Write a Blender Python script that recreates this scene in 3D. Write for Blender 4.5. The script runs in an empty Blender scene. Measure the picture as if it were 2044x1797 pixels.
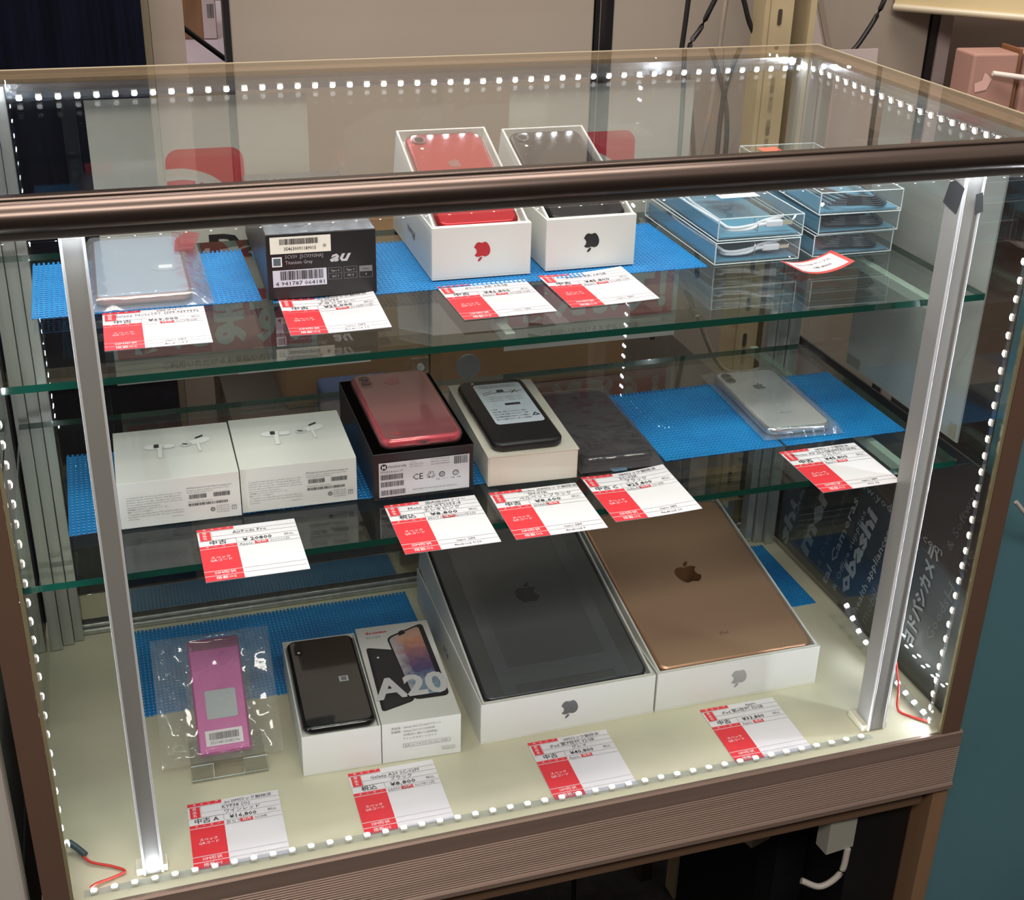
import bpy, math, random
from mathutils import Vector, Matrix, noise
from mathutils.geometry import tessellate_polygon
random.seed(7)
SC = bpy.context.scene
COL = SC.collection
PI = math.pi

# ------------------------------------------------------------------ camera
cam_d = bpy.data.cameras.new('camera')
cam_d.sensor_fit = 'HORIZONTAL'; cam_d.sensor_width = 36.0
cam_d.lens = 36.0 * 2628.93 / 2044.0
cam_d.clip_start = 0.05; cam_d.clip_end = 30
cam = bpy.data.objects.new('camera', cam_d); COL.objects.link(cam)
F_ = Vector((0.28089, 0.850327, -0.445022)); R_ = Vector((0.952823, -0.302643, 0.023129)); U_ = Vector((0.115016, 0.430524, 0.895221))
m = Matrix((R_, U_, -F_)).transposed().to_4x4(); m.translation = Vector((0.10444, -0.86811, 0.83103))
cam.matrix_world = m
SC.camera = cam

# ------------------------------------------------------------------ colour management, sky, lamps
SC.view_settings.view_transform = 'Standard'; SC.view_settings.look = 'None'
SC.view_settings.gamma = 1.0; SC.view_settings.use_curve_mapping = False
SC.view_settings.exposure = 0.0
cy = SC.cycles
cy.max_bounces = 10; cy.diffuse_bounces = 4; cy.glossy_bounces = 5; cy.transmission_bounces = 6; cy.transparent_max_bounces = 32
cy.sample_clamp_indirect = 3.0; cy.caustics_reflective = False; cy.caustics_refractive = False
cy.use_denoising = True

def lin(c):
    return tuple(((x / 255) / 12.92 if x / 255 <= .04045 else ((x / 255 + .055) / 1.055) ** 2.4) for x in c) + (1,)

w = bpy.data.worlds.new('shop_air'); SC.world = w; w.use_nodes = True
w.node_tree.nodes['Background'].inputs[0].default_value = lin((190, 178, 170))
w.node_tree.nodes['Background'].inputs[1].default_value = 0.95

def area(name, loc, rot, sx, sy, power, col):
    d = bpy.data.lights.new(name, 'AREA'); d.shape = 'RECTANGLE'; d.size = sx; d.size_y = sy; d.energy = power; d.color = col
    o = bpy.data.objects.new(name, d); COL.objects.link(o); o.location = loc; o.rotation_euler = rot; return o
area('ceiling_lamp', (0.4, 0.15, 2.05), (math.radians(14), 0, 0), 1.6, .35, 36, (1, .91, .84))
area('ceiling_lamp', (0.0, -1.6, 2.05), (math.radians(20), 0, 0), 1.6, .35, 48, (1, .91, .85))
LED_POWER = 172.0

# ------------------------------------------------------------------ materials
MATS = {}
def mat(name, col=(200, 200, 200), rough=.5, metal=0., spec=.5, coat=0., emit=None, estr=0.):
    if name in MATS: return MATS[name]
    m = bpy.data.materials.new(name); m.use_nodes = True
    b = m.node_tree.nodes['Principled BSDF']
    b.inputs['Base Color'].default_value = lin(col); b.inputs['Roughness'].default_value = rough
    b.inputs['Metallic'].default_value = metal; b.inputs['Specular IOR Level'].default_value = spec
    b.inputs['Coat Weight'].default_value = coat
    if emit: b.inputs['Emission Color'].default_value = lin(emit); b.inputs['Emission Strength'].default_value = estr
    MATS[name] = m; return m
def N(m, t): return m.node_tree.nodes.new(t)
def L(m, a, b): m.node_tree.links.new(a, b)
def noisy(name, c1, c2, scale, rough=.5, metal=0., bump=0., stretch=(1, 1, 1), detail=3, spec=.5, lo=.35, hi=.65):
    m = mat(name, c1, rough, metal, spec); b = m.node_tree.nodes['Principled BSDF']
    tc = N(m, 'ShaderNodeTexCoord'); mp = N(m, 'ShaderNodeMapping'); mp.inputs['Scale'].default_value = stretch
    n = N(m, 'ShaderNodeTexNoise'); n.inputs['Scale'].default_value = scale; n.inputs['Detail'].default_value = detail
    r = N(m, 'ShaderNodeValToRGB'); r.color_ramp.elements[0].position = lo; r.color_ramp.elements[1].position = hi
    r.color_ramp.elements[0].color = lin(c1); r.color_ramp.elements[1].color = lin(c2)
    L(m, tc.outputs['Object'], mp.inputs[0]); L(m, mp.outputs[0], n.inputs['Vector']); L(m, n.outputs['Fac'], r.inputs[0]); L(m, r.outputs[0], b.inputs['Base Color'])
    if bump:
        bp = N(m, 'ShaderNodeBump'); bp.inputs['Strength'].default_value = bump; bp.inputs['Distance'].default_value = .001
        L(m, n.outputs['Fac'], bp.inputs['Height']); L(m, bp.outputs[0], b.inputs['Normal'])
    return m
def clear(name, tint=(250, 252, 252), ior=1.5, rough=0.0, haze=0., hazecol=(240, 245, 245), bump=0., scale=40., refl=1.0):
    """thin clear sheet: what is not mirrored by its surface passes straight through"""
    m = bpy.data.materials.new(name); m.use_nodes = True; nt = m.node_tree; nt.nodes.clear()
    out = N(m, 'ShaderNodeOutputMaterial'); tr = N(m, 'ShaderNodeBsdfTransparent'); tr.inputs[0].default_value = lin(tint)
    gl = N(m, 'ShaderNodeBsdfGlossy'); gl.inputs['Roughness'].default_value = rough; gl.inputs[0].default_value = (refl, refl, refl, 1)
    fr = N(m, 'ShaderNodeFresnel'); ge = N(m, 'ShaderNodeNewGeometry'); mr = N(m, 'ShaderNodeMapRange')
    mr.inputs[3].default_value = ior; mr.inputs[4].default_value = 1 / ior; L(m, ge.outputs['Backfacing'], mr.inputs[0]); L(m, mr.outputs[0], fr.inputs[0])
    mx = N(m, 'ShaderNodeMixShader'); L(m, fr.outputs[0], mx.inputs[0])
    last = tr
    if haze:
        df = N(m, 'ShaderNodeBsdfDiffuse'); df.inputs[0].default_value = lin(hazecol)
        m2 = N(m, 'ShaderNodeMixShader'); m2.inputs[0].default_value = haze
        L(m, tr.outputs[0], m2.inputs[1]); L(m, df.outputs[0], m2.inputs[2]); last = m2
    L(m, last.outputs[0], mx.inputs[1]); L(m, gl.outputs[0], mx.inputs[2]); L(m, mx.outputs[0], out.inputs[0])
    if bump:
        tc = N(m, 'ShaderNodeTexCoord'); n = N(m, 'ShaderNodeTexNoise'); n.inputs['Scale'].default_value = scale; n.inputs['Detail'].default_value = 2
        bp = N(m, 'ShaderNodeBump'); bp.inputs['Strength'].default_value = bump; bp.inputs['Distance'].default_value = .003
        L(m, tc.outputs['Object'], n.inputs['Vector']); L(m, n.outputs['Fac'], bp.inputs['Height']); L(m, bp.outputs[0], gl.inputs['Normal']); L(m, bp.outputs[0], fr.inputs['Normal'])
    MATS[name] = m; return m

GLASS = clear('clear_glass', (251, 252, 251), 1.45)
SHELFG = clear('shelf_glass', (243, 248, 245), 1.5)
EDGEG = mat('green_glass_edge', (8, 62, 50), .12, 0, .7, coat=.5, emit=(20, 120, 95), estr=0.0)
FILM = clear('tan_edge_film', (236, 226, 212), 1.45, haze=.28, hazecol=(176, 158, 132))
PLAST = clear('clear_plastic', (246, 250, 252), 1.5, haze=.06, bump=.3, scale=22)
ACRYL = clear('clear_acrylic', (244, 244, 240), 1.5, haze=.03)
BAGF = clear('bag_film', (250, 251, 252), 1.5, rough=.06, haze=.05, bump=.4, scale=25)
BAGM = clear('milky_bag_film', (246, 248, 250), 1.5, rough=.10, haze=.13, hazecol=(215, 222, 228), bump=.3, scale=25)
SLEEVE = clear('matte_sleeve_film', (225, 228, 230), 1.5, rough=.25, haze=.3, hazecol=(128, 132, 136), bump=.05, scale=30)
EDGEW = mat('plastic_fold', (205, 222, 226), .15, 0, .8)
WHITE = mat('white_card_box', (216, 217, 212), .45)
WHITE2 = mat('cream_box', (214, 209, 196), .55)
PAPER = mat('paper', (224, 221, 226), .6)
RED = mat('card_red', (222, 52, 62), .55)
LOGORED = mat('logo_red', (214, 38, 48), .45)
BLACKT = mat('print_black', (26, 26, 28), .6)
GREYT = mat('print_grey', (120, 120, 124), .6)
DGREY = mat('print_dark_grey', (66, 66, 70), .6)
WHITET = mat('print_white', (238, 238, 240), .6)
LINE = mat('rule_grey', (150, 148, 152), .6)
BLACKBOX = mat('black_box', (34, 32, 34), .35)
BROWN = noisy('brown_anodised', (100, 88, 80), (92, 80, 74), 60, .32, .85, stretch=(.02, 1, 1))
FASC = noisy('brown_ribbed', (168, 146, 132), (154, 134, 122), 90, .42, .55, stretch=(.02, 1, 1))
ALU = noisy('brushed_aluminium', (196, 198, 192), (178, 180, 176), 120, .28, .6, stretch=(1, 1, .02))
POSTB = mat('brown_post', (112, 88, 74), .4, .3)
MIRR = mat('polished_door_rail', (196, 192, 176), .1, .9)
ALU2 = mat('polished_aluminium', (222, 224, 226), .14, .95)
ALUD = mat('grey_aluminium_face', (158, 156, 152), .5, .2)
MATB = noisy('blue_mesh_mat', (18, 132, 198), (12, 118, 186), 20, .45)
CREAMF = noisy('cream_floor_board', (206, 202, 176), (192, 190, 168), 9, .38, bump=.05, detail=5)
CREAMP = mat('cream_panel', (166, 148, 132), .6)
BLACKP = mat('black_plastic', (18, 18, 20), .4)
NAVY = noisy('navy_cloth', (7, 11, 26), (4, 7, 16), 40, .9, stretch=(6, 1, .3), spec=.1)

# ------------------------------------------------------------------ mesh builder
_tc = {}
def text_mesh(s, bold=0., shear=0., res=1, space=1.0):
    k = (s, bold, shear, res, space)
    if k not in _tc:
        c = bpy.data.curves.new('t', 'FONT'); c.body = s; c.size = 1; c.resolution_u = res; c.offset = bold; c.shear = shear; c.space_character = space
        o = bpy.data.objects.new('t', c); COL.objects.link(o)
        me = bpy.data.meshes.new_from_object(o.evaluated_get(bpy.context.evaluated_depsgraph_get()))
        vs = [v.co.copy() for v in me.vertices]; fs = [tuple(p.vertices) for p in me.polygons]
        bpy.data.objects.remove(o); bpy.data.curves.remove(c); bpy.data.meshes.remove(me)
        _tc[k] = (vs, fs)
    return _tc[k]
# drawing planes: columns are right, up, outwards
TOP = Matrix(((1, 0, 0), (0, 1, 0), (0, 0, 1))).to_4x4()
FRONT = Matrix(((1, 0, 0), (0, 0, -1), (0, 1, 0))).to_4x4()
SIDE = Matrix(((0, 0, -1), (-1, 0, 0), (0, 1, 0))).to_4x4()
def at(x, y, z, M=TOP, rot=0.):
    return Matrix.Translation((x, y, z)) @ M @ Matrix.Rotation(rot, 4, 'Z')

class MB:
    def __init__(s): s.v = []; s.f = []; s.mi = []; s.mats = []; s.M = Matrix.Identity(4); s.sm = []
    def add(s, vs, fs, m, smooth=False):
        b = len(s.v); s.v += [s.M @ Vector(v) for v in vs]
        if m not in s.mats: s.mats.append(m)
        i = s.mats.index(m)
        for f in fs: s.f.append([b + k for k in f]); s.mi.append(i); s.sm.append(smooth)
        return s
    def box(s, x0, x1, y0, y1, z0, z1, m):
        v = [(x, y, z) for z in (z0, z1) for y in (y0, y1) for x in (x0, x1)]
        return s.add(v, [(0, 2, 3, 1), (4, 5, 7, 6), (0, 1, 5, 4), (2, 6, 7, 3), (0, 4, 6, 2), (1, 3, 7, 5)], m)
    def bbox(s, x0, x1, y0, y1, z0, z1, m, b=.001):
        n0 = len(s.sm); s.rplate(x0, x1, y0, y1, z0, z1, b, b, m, seg=2)
        s.sm[n0:] = [False] * (len(s.sm) - n0); return s
    def rect(s, u0, u1, v0, v1, m, off=.00015, nu=1):
        vs = []; fs = []
        for i in range(nu + 1):
            u = u0 + (u1 - u0) * i / nu; vs += [(u, v0, off), (u, v1, off)]
            if i: fs.append((2 * i - 2, 2 * i, 2 * i + 1, 2 * i - 1))
        return s.add(vs, fs, m)
    def poly(s, pts, m, off=.00015):
        tri = tessellate_polygon([[Vector((p[0], p[1], 0)) for p in pts]])
        vs = [(p[0], p[1], off) for p in pts]
        fs = []
        for t in tri:
            a, b, c = [Vector(vs[i]) for i in t]
            fs.append(t if (b - a).cross(c - a).z > 0 else t[::-1])
        return s.add(vs, fs, m)
    def prism(s, pts, z0, z1, m):
        n = len(pts); s.poly(pts, m, z1)
        tri = tessellate_polygon([[Vector((p[0], p[1], 0)) for p in pts]])
        s.add([(p[0], p[1], z0) for p in pts], [tuple(t) for t in tri], m)
        vs = [(p[0], p[1], z0) for p in pts] + [(p[0], p[1], z1) for p in pts]
        return s.add(vs, [(i, (i + 1) % n, n + (i + 1) % n, n + i) for i in range(n)], m)
    def text(s, t, u, v, h, m, off=.0002, al='L', w=None, bold=0., shear=0., rot=0., res=1, space=1.0):
        vs, fs = text_mesh(t, bold, shear, res, space)
        if not vs: return s
        k = h / .73; xs = [p.x for p in vs]; x0, x1 = min(xs), max(xs); kx = (w / (x1 - x0)) if w else k
        ox = {'L': 0, 'C': (x1 - x0) / 2, 'R': (x1 - x0)}[al]
        ca, sa = math.cos(rot), math.sin(rot); out = []
        for p in vs:
            a, b = (p.x - x0 - ox) * kx, p.y * k; out.append((u + a * ca - b * sa, v + a * sa + b * ca, off))
        return s.add(out, fs, m)
    def bars(s, u0, u1, v0, v1, m, n=40, off=.0002, seed=1):
        r = random.Random(seed); st = (u1 - u0) / n; u = u0
        while u < u1 - st:
            wd = st * r.choice((.35, .5, .8, 1.1)); s.rect(u, min(u + wd, u1), v0, v1, m, off); u += wd + st * r.choice((.3, .4, .7))
        return s
    def rplate(s, x0, x1, y0, y1, z0, z1, r, b, m, seg=5, mtop=None):
        def ring(ins, z):
            pts = []; rr = max(r - ins, .0002)
            for cx, cyy, a0 in ((x1 - r, y1 - r, 0), (x0 + r, y1 - r, 90), (x0 + r, y0 + r, 180), (x1 - r, y0 + r, 270)):
                for i in range(seg + 1):
                    a = math.radians(a0 + 90 * i / seg); pts.append((cx + rr * math.cos(a), cyy + rr * math.sin(a), z))
            return pts
        prof = []
        nb = 3
        for i in range(nb + 1):
            a = PI / 2 * i / nb; prof.append((b * (1 - math.sin(a)), z0 + b * (1 - math.cos(a))))
        for i in range(nb + 1):
            a = PI / 2 * i / nb; prof.append((b * (1 - math.cos(a)), z1 - b + b * math.sin(a)))
        vs = []
        for ins, z in prof: vs += ring(ins, z)
        n = 4 * (seg + 1); fs = []
        for k in range(len(prof) - 1):
            for i in range(n): fs.append((k * n + i, k * n + (i + 1) % n, (k + 1) * n + (i + 1) % n, (k + 1) * n + i))
        s.add(vs, fs, m, True)
        t = (len(prof) - 1) * n
        s.add(vs[t:t + n], [tuple(range(n))], mtop or m); return s.add(vs[:n], [tuple(range(n))[::-1]], m)
    def tube(s, pts, r, m, n=8):
        pts = [Vector(p) for p in pts]; vs = []; fs = []
        for i, p in enumerate(pts):
            d = (pts[min(i + 1, len(pts) - 1)] - pts[max(i - 1, 0)]).normalized()
            a = d.cross(Vector((0, 0, 1)) if abs(d.z) < .9 else Vector((1, 0, 0))).normalized(); b = d.cross(a)
            for k in range(n): t = 2 * PI * k / n; vs.append(p + (a * math.cos(t) + b * math.sin(t)) * r)
            if i:
                for k in range(n): fs.append(((i - 1) * n + k, (i - 1) * n + (k + 1) % n, i * n + (k + 1) % n, i * n + k))
        s.add(vs, fs, m, True); s.add(vs[:n], [tuple(range(n))], m); return s.add(vs[-n:], [tuple(range(n))[::-1]], m)
    def cyl(s, x, y, z0, z1, r, m, n=24):
        pts = [(x + r * math.cos(2 * PI * i / n), y + r * math.sin(2 * PI * i / n)) for i in range(n)]
        return s.prism(pts, z0, z1, m)
    def profile(s, pts, x0, x1, m, smooth=False):
        """closed outline in (y, z) run along x"""
        n = len(pts); vs = [(x0, p[0], p[1]) for p in pts] + [(x1, p[0], p[1]) for p in pts]
        s.add(vs, [(i, (i + 1) % n, n + (i + 1) % n, n + i) for i in range(n)], m, smooth)
        tri = tessellate_polygon([[Vector((p[0], p[1], 0)) for p in pts]])
        s.add(vs[:n], [tuple(t) for t in tri], m); return s.add(vs[n:], [tuple(t) for t in tri], m)
    def build(s, name, parent=None, fix=True):
        me = bpy.data.meshes.new(name); me.from_pydata([tuple(v) for v in s.v], [], s.f)
        for mt in s.mats: me.materials.append(mt)
        me.polygons.foreach_set('material_index', s.mi); me.polygons.foreach_set('use_smooth', s.sm); me.update()
        o = bpy.data.objects.new(name, me); COL.objects.link(o)
        if parent: o.parent = parent
        return o
def bez(pts, n=10):
    """Catmull-Rom through the points"""
    P = [Vector(p) for p in pts]; P = [P[0] * 2 - P[1]] + P + [P[-1] * 2 - P[-2]]; out = []
    for i in range(1, len(P) - 2):
        for k in range(n):
            t = k / n; a, b, c, d = P[i - 1:i + 3]
            out.append(.5 * ((2 * b) + (c - a) * t + (2 * a - 5 * b + 4 * c - d) * t * t + (3 * b - a - 3 * c + d) * t ** 3))
    return out + [P[-2]]
def tag(o, label, cat, group=None, kind=None):
    if label: o['label'] = label
    if cat: o['category'] = cat
    if group: o['group'] = group
    if kind: o['kind'] = kind
    return o
def thing(name, loc, rz=0., label=None, cat=None, group=None):
    o = bpy.data.objects.new(name, None); COL.objects.link(o); o.empty_display_size = .02
    o.location = loc; o.rotation_euler = (0, 0, rz); return tag(o, label, cat, group)
def struct(name, mb):
    o = mb.build(name); o['kind'] = 'structure'; return o

# fruit emblem outline (unit height), body and leaf
def _cub(p, a, b, c, n=6):
    return [tuple((1 - t) ** 3 * p[i] + 3 * (1 - t) ** 2 * t * a[i] + 3 * (1 - t) * t * t * b[i] + t ** 3 * c[i] for i in (0, 1)) for t in [k / n for k in range(1, n + 1)]]
def _emblem():
    p = (318.7, 268.7); out = [p]
    for a, b, c in (((-.2, -36.7), (16.4, -64.4), (50, -84.8)), ((-18.8, -26.9), (-47.2, -41.7), (-84.7, -44.6)), ((-35.5, -2.8), (-74.3, 20.7), (-88.5, 20.7)),
                    ((-15, 0), (-49.4, -19.7), (-76.4, -19.7)), ((-56.6, .3), (-115.1, 45), (-115.1, 132)), ((0, 26.2), (4.8, 53.3), (14.4, 81.2)), ((12.8, 36.7), (59, 126.7), (107.2, 125.2)), ((25.2, -.6), (43, -17.9), (75.8, -17.9)),
                    ((31.8, 0), (48.3, 17.9), (76.4, 17.9)), ((48.6, -.7), (90.4, -82.5), (102.6, -119.3)), ((-65.2, -30.7), (-61.7, -90), (-61.7, -91.9))):
        q = lambda d: (p[0] + d[0], p[1] + d[1]); out += _cub(p, q(a), q(b), q(c)); p = q(c)
    leaf = [(262.1, 104.5)]; p = (262.1, 104.5)
    for a, b, c in (((27.3, -32.4), (24.8, -61.9), (24, -72.5)), ((-24.1, 1.4), (-52, 16.4), (-67.9, 34.9)), ((-17.5, 19.8), (-27.8, 44.3), (-25.6, 71.9)), ((26.1, 2), (49.9, -11.4), (69.5, -34.3))):
        q = lambda d: (p[0] + d[0], p[1] + d[1]); leaf += _cub(p, q(a), q(b), q(c)); p = q(c)
    f = lambda P: [((x - 195) / 448, (256 - y) / 448) for x, y in P]
    return f(out[:-1]), f(leaf[:-1])
EMB = _emblem()
def emblem(mb, u, v, h, m, off=.0002, flip=False):
    k = -h if flip else h
    for P in EMB: mb.poly([(u + x * k, v + y * k) for x, y in P], m, off)

# =================================================================== THE SHOWCASE
W, D, H = .872, .447, .594
Z1, Z2 = .4393, .2716
case = thing('glass_showcase', (0, 0, 0), 0, 'long glass display case with brown metal edges and lit strips', 'showcase')
b = MB()
prof = [(.012, H + .002), (-.004, H + .002)]
for i in range(9):
    a = math.radians(100 + 150 * i / 8); prof.append((.000 + .0135 * math.cos(a), H - .0085 + .0105 * math.sin(a)))
prof += [(.001, H - .0185), (.012, H - .0185)]
b.profile(prof, -.006, W + .006, BROWN, True); b.build('top_rail', case)
MB().box(.0205, W - .0205, .001, .006, H - .0255, H - .0187, ALUD).box(.0205, W - .0205, .006, .018, H - .0200, H - .0187, ALUD).build('rail_flange', case)
# fascia with fine ribs
p = [(.03, -.004), (.0035, -.004), (.0035, 0), (0, 0), (-.0015, -.002), (-.0015, -.017)]
z = -.019
while z > -.066:
    p += [(-.0015, z), (-.0004, z - .0006), (-.0004, z - .0014), (-.0015, z - .002)]; z -= .0028
p += [(-.003, -.068), (-.003, -.073), (.03, -.073)]
MB().profile(p, -.004, .876, FASC).build('base_fascia', case)
MB().box(.0, W, .03, D, -.03, -.0005, mat('dark_wood_base', (70, 56, 46), .6)).build('base_board', case)
MB().box(.0005, W - .001, .0036, D - .003, -.0004, 0., CREAMF).build('floor_board', case)
for x0 in (0.0, W - .020):
    q = MB(); q.box(x0, x0 + .020, -.001, .004, .0005, H - .026, POSTB)
    q.box(x0 if x0 < .1 else x0 + .016, x0 + (.004 if x0 < .1 else .020), .004, .02, .0005, H - .026, POSTB)
    q.build('corner_post', case)
    xe = .0202 if x0 == 0 else x0 - .0032
    MB().box(xe, xe + .003, .0, .003, .001, H - .026, mat('brass_edge_strip', (190, 180, 140), .25, .6)).build('edge_strip', case)
# rear corner posts, stepped aluminium
for s, x0 in ((1, .006), (-1, W - .006)):
    q = MB()
    for a, bb, y0, y1 in ((0, .012, .385, .412), (.0125, .024, .392, .412), (.0245, .034, .397, .412)):
        xa, xb = sorted((x0 + s * a, x0 + s * bb)); q.bbox(xa, xb, y0, y1, .0008, H - .004, ALU, .0003)
    q.build('rear_post', case)
# panes
def pane(name, x0, x1, y0, y1, z0, z1, m=GLASS): return MB().box(x0, x1, y0, y1, z0, z1, m).build(name, case)
pane('front_pane', .0235, W - .0235, .0006, .0036, .0006, H - .027)
pane('side_pane', .0005, .0035, .021, .384, .0006, H - .003)
pane('side_pane', W - .0035, W - .0005, .021, .384, .0006, H - .003)
pane('top_pane', .027, .845, .013, .403, H - .003, H + .001)
MB().box(-.006, W + .006, .4031, .446, H - .003, H + .001, FILM).box(-.006, .0269, .013, .403, H - .003, H + .001, FILM).box(.8451, W + .006, .013, .403, H - .003, H + .001, FILM).build('edge_band', case)
MB().box(-.006, W + .006, .446, .4475, H - .004, H + .0015, mat('pale_edge', (196, 186, 160), .3)).box(W + .006, W + .0075, -.01, .4475, H - .004, H + .0015, mat('pale_edge')).build('edge_trim', case)
MB().box(-.01, W - .02, .4022, .4032, H - .016, H - .0032, ALU2).build('light_channel', case)
MB().box(W - .0265, W - .0255, .02, .395, H - .016, H - .0032, ALU2).build('light_channel', case)
# sliding rear doors, two overlapping panes with frames and the stepped track
pane('rear_pane', .03, .446, .416, .419, .016, H - .006)
pane('rear_pane', .426, .842, .4235, .4265, .016, H - .006)
q = MB()
for y0, y1, z1 in ((.406, .4095, .006), (.4115, .4145, .010), (.420, .4225, .013), (.428, .4305, .018), (.434, .446, .024)): q.bbox(.034, W - .034, y0, y1, .0006, z1, ALU, .0007)
q.box(.034, W - .034, .409, .446, .0006, .0035, ALUD); q.build('door_track', case)
MB().bbox(.034, .446, .4150, .4195, .0150, .046, MIRR, .0006).build('door_rail', case)
MB().bbox(.426, W - .034, .4230, .4270, .0190, .048, MIRR, .0006).build('door_rail', case)
MB().box(.4205, .4265, .4140, .4149, .10, .55, ACRYL).build('door_seal', case)
MB().box(.001, .84, .433, .4348, H - .02, H - .004, ALU).build('top_track', case)
# inner uprights that carry the shelves
EDGE_GLINT = mat('painted_edge_glint', (240, 240, 242), .35, .3)  # near-white edge strips paint in the LED reflections along the uprights
def upright(x0, x1, y0, y1, edge):
    t = MB(); c = (x0 + x1) / 2
    t.bbox(x0, x1, y0 + .0012, y1, .0012, H - .026, ALUD, .0006)
    t.bbox(x0 - .0004, x0 + .0016, y0, y0 + .0030, .0012, H - .026, EDGE_GLINT, .0006); t.bbox(x1 - .0016, x1 + .0004, y0, y0 + .0030, .0012, H - .026, EDGE_GLINT, .0006)
    o = t.build('shelf_upright', case)
    MB().bbox(x0 - .006, x1 + .004, y0 + .002, y1 + .006, .0003, .008, mat('ivory_plastic', (214, 210, 190), .5), .001).build('foot', o)
    return o
upright(.0795, .0955, .022, .032, 1)
upright(.781, .799, .022, .046, 1)
q = MB(); q.M = at(.7808, .034, .545, SIDE, -.25); q.rect(-.011, .009, -.013, .011, mat('black_tape', (52, 54, 56), .7), .0004); q.build('tape_patch', case)
q = MB(); q.M = at(.7955, .0215, .541, FRONT, .2); q.rect(-.003, .004, -.009, .008, mat('black_tape'), .0004); q.build('tape_patch', case)
# shelf brackets
for zz in (Z1, Z2):
    for x in (.0875, .4205, .815):
        y0 = .034 if x != .815 else .047
        if x == .4205: y0 = .10
        MB().bbox(x - .0045, x + .0045, y0, .40, zz - .0165, zz - .0065, mat('frosted_bracket', (176, 190, 182), .3) if x > .5 else ALU, .001).build('shelf_bracket', case)
# glass shelves
def shelf(z, yf, yb, x0, x1, lab):
    q = MB(); q.add([(x, y, zz) for zz in (z - .006, z) for y in (yf, yb) for x in (x0, x1)], [(0, 2, 3, 1), (4, 5, 7, 6)], SHELFG)
    q.add([(x, y, zz) for zz in (z - .006, z) for y in (yf, yb) for x in (x0, x1)], [(0, 1, 5, 4), (2, 6, 7, 3), (0, 4, 6, 2), (1, 3, 7, 5)], EDGEG)
    o = q.build('glass_shelf'); return tag(o, lab, 'shelf', 'glass shelves in the showcase')
shelf(Z1, .0715, .384, .008, .8595, 'upper glass shelf holding boxed red and black phones')
shelf(Z2, .0696, .378, .010, .8625, 'middle glass shelf holding the two earphone boxes')

# =================================================================== LIGHT STRIPS
LEDM = mat('led_dome', (255, 255, 255), .4, emit=(236, 242, 252), estr=LED_POWER)
TAPE = clear('strip_sleeve', (240, 244, 248), 1.45, rough=.1, haze=.10, hazecol=(190, 196, 210))
q = MB(); seg = 8; vs = [(0, 0, .0021)]; fs = []
for j, (r, zz) in enumerate(((.0016, .0019), (.0025, .0015), (.0025, .0012))):
    for k in range(seg): a = 2 * PI * k / seg; vs.append((r * math.cos(a), r * math.sin(a), zz))
for k in range(seg):
    fs.append((0, 1 + k, 1 + (k + 1) % seg))
    for j in range(2): a = 1 + j * seg; fs.append((a + k, a + seg + k, a + seg + (k + 1) % seg, a + (k + 1) % seg))
q.add(vs, fs, LEDM, True); q.box(-.0026, .0026, -.0026, .0026, -.0008, .00125, mat('led_body', (236, 232, 220), .5))
led0 = q.build('led')
LEDMESH = led0.data; bpy.data.objects.remove(led0)
def led_strip(path, normal, lab, pitch=.0166, w=.009, group='light strips in the showcase', jit=0.):
    """path: list of world points; LEDs every pitch along it, facing normal"""
    P = [Vector(p) for p in path]; nrm = Vector(normal).normalized()
    root = thing('led_strip', P[0], 0, lab, 'light strip', group)
    q = MB(); vs = []; fs = []
    for i, p in enumerate(P):
        d = (P[min(i + 1, len(P) - 1)] - P[max(i - 1, 0)]).normalized(); sd = d.cross(nrm).normalized() * w / 2
        vs += [p - P[0] - sd, p - P[0] + sd]
        if i: fs.append((2 * i - 2, 2 * i - 1, 2 * i + 1, 2 * i))
    q.add(vs, fs, TAPE); q.build('tape', root)
    acc = pitch * .5; r = random.Random(3)
    for a, c in zip(P[:-1], P[1:]):
        d = c - a; ln = d.length; dn = d.normalized(); sd = dn.cross(nrm).normalized()
        rot = Matrix((dn, nrm.cross(dn).normalized(), nrm)).transposed().to_4x4()
        while acc < ln:
            o = bpy.data.objects.new('led', LEDMESH); COL.objects.link(o); o.parent = root
            mm = rot.copy(); mm.translation = a + dn * acc + nrm * .0010 + sd * r.uniform(-jit, jit) - P[0]; o.matrix_local = mm; acc += pitch
        acc -= ln
    return root
led_strip([(.010, .4005, .5795), (.30, .4005, .5812), (.48, .4005, .5790), (.84, .4005, .5808)], (0, -1, -.25), 'light strip along the rear top edge above the back glass')
led_strip([(.8445, .396, .581), (.8445, .20, .578), (.8445, .04, .580)], (-1, 0, -.2), 'light strip under the right end of the top glass')
led_strip([(.03, .04, .580), (.03, .39, .580)], (1, 0, -.3), 'light strip under the left end of the top glass')
led_strip([(.02, .0115, H - .0207), (.84, .0115, H - .0207)], (0, .35, -1), 'light strip hidden beneath the front top rail')
led_strip([(.030, .0150, .0016), (.25, .0158, .0020), (.50, .0145, .0016), (.78, .0155, .0018)], (0, .1, 1), 'light strip along the front bottom edge of the floor board')
led_strip([(.021, .030, .565), (.0215, .045, .36), (.0200, .038, .21), (.0200, .010, .07), (.0260, .0105, .055)], (1, .1, 0), 'light strip running down the left front corner', jit=.0004)
led_strip([(.8445, .010, .565), (.8435, .010, .40), (.8455, .010, .22), (.8430, .012, .03), (.8460, .012, .008)], (-1, .35, 0), 'light strip running down the right front corner', jit=.0004)
led_strip([(.8465, .018, .008), (.8470, .055, .007), (.8500, .10, .009), (.8490, .15, .016), (.8500, .190, .034)], (-.6, -.1, 1), 'loose light strip end on the floor by the right pane')

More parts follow.
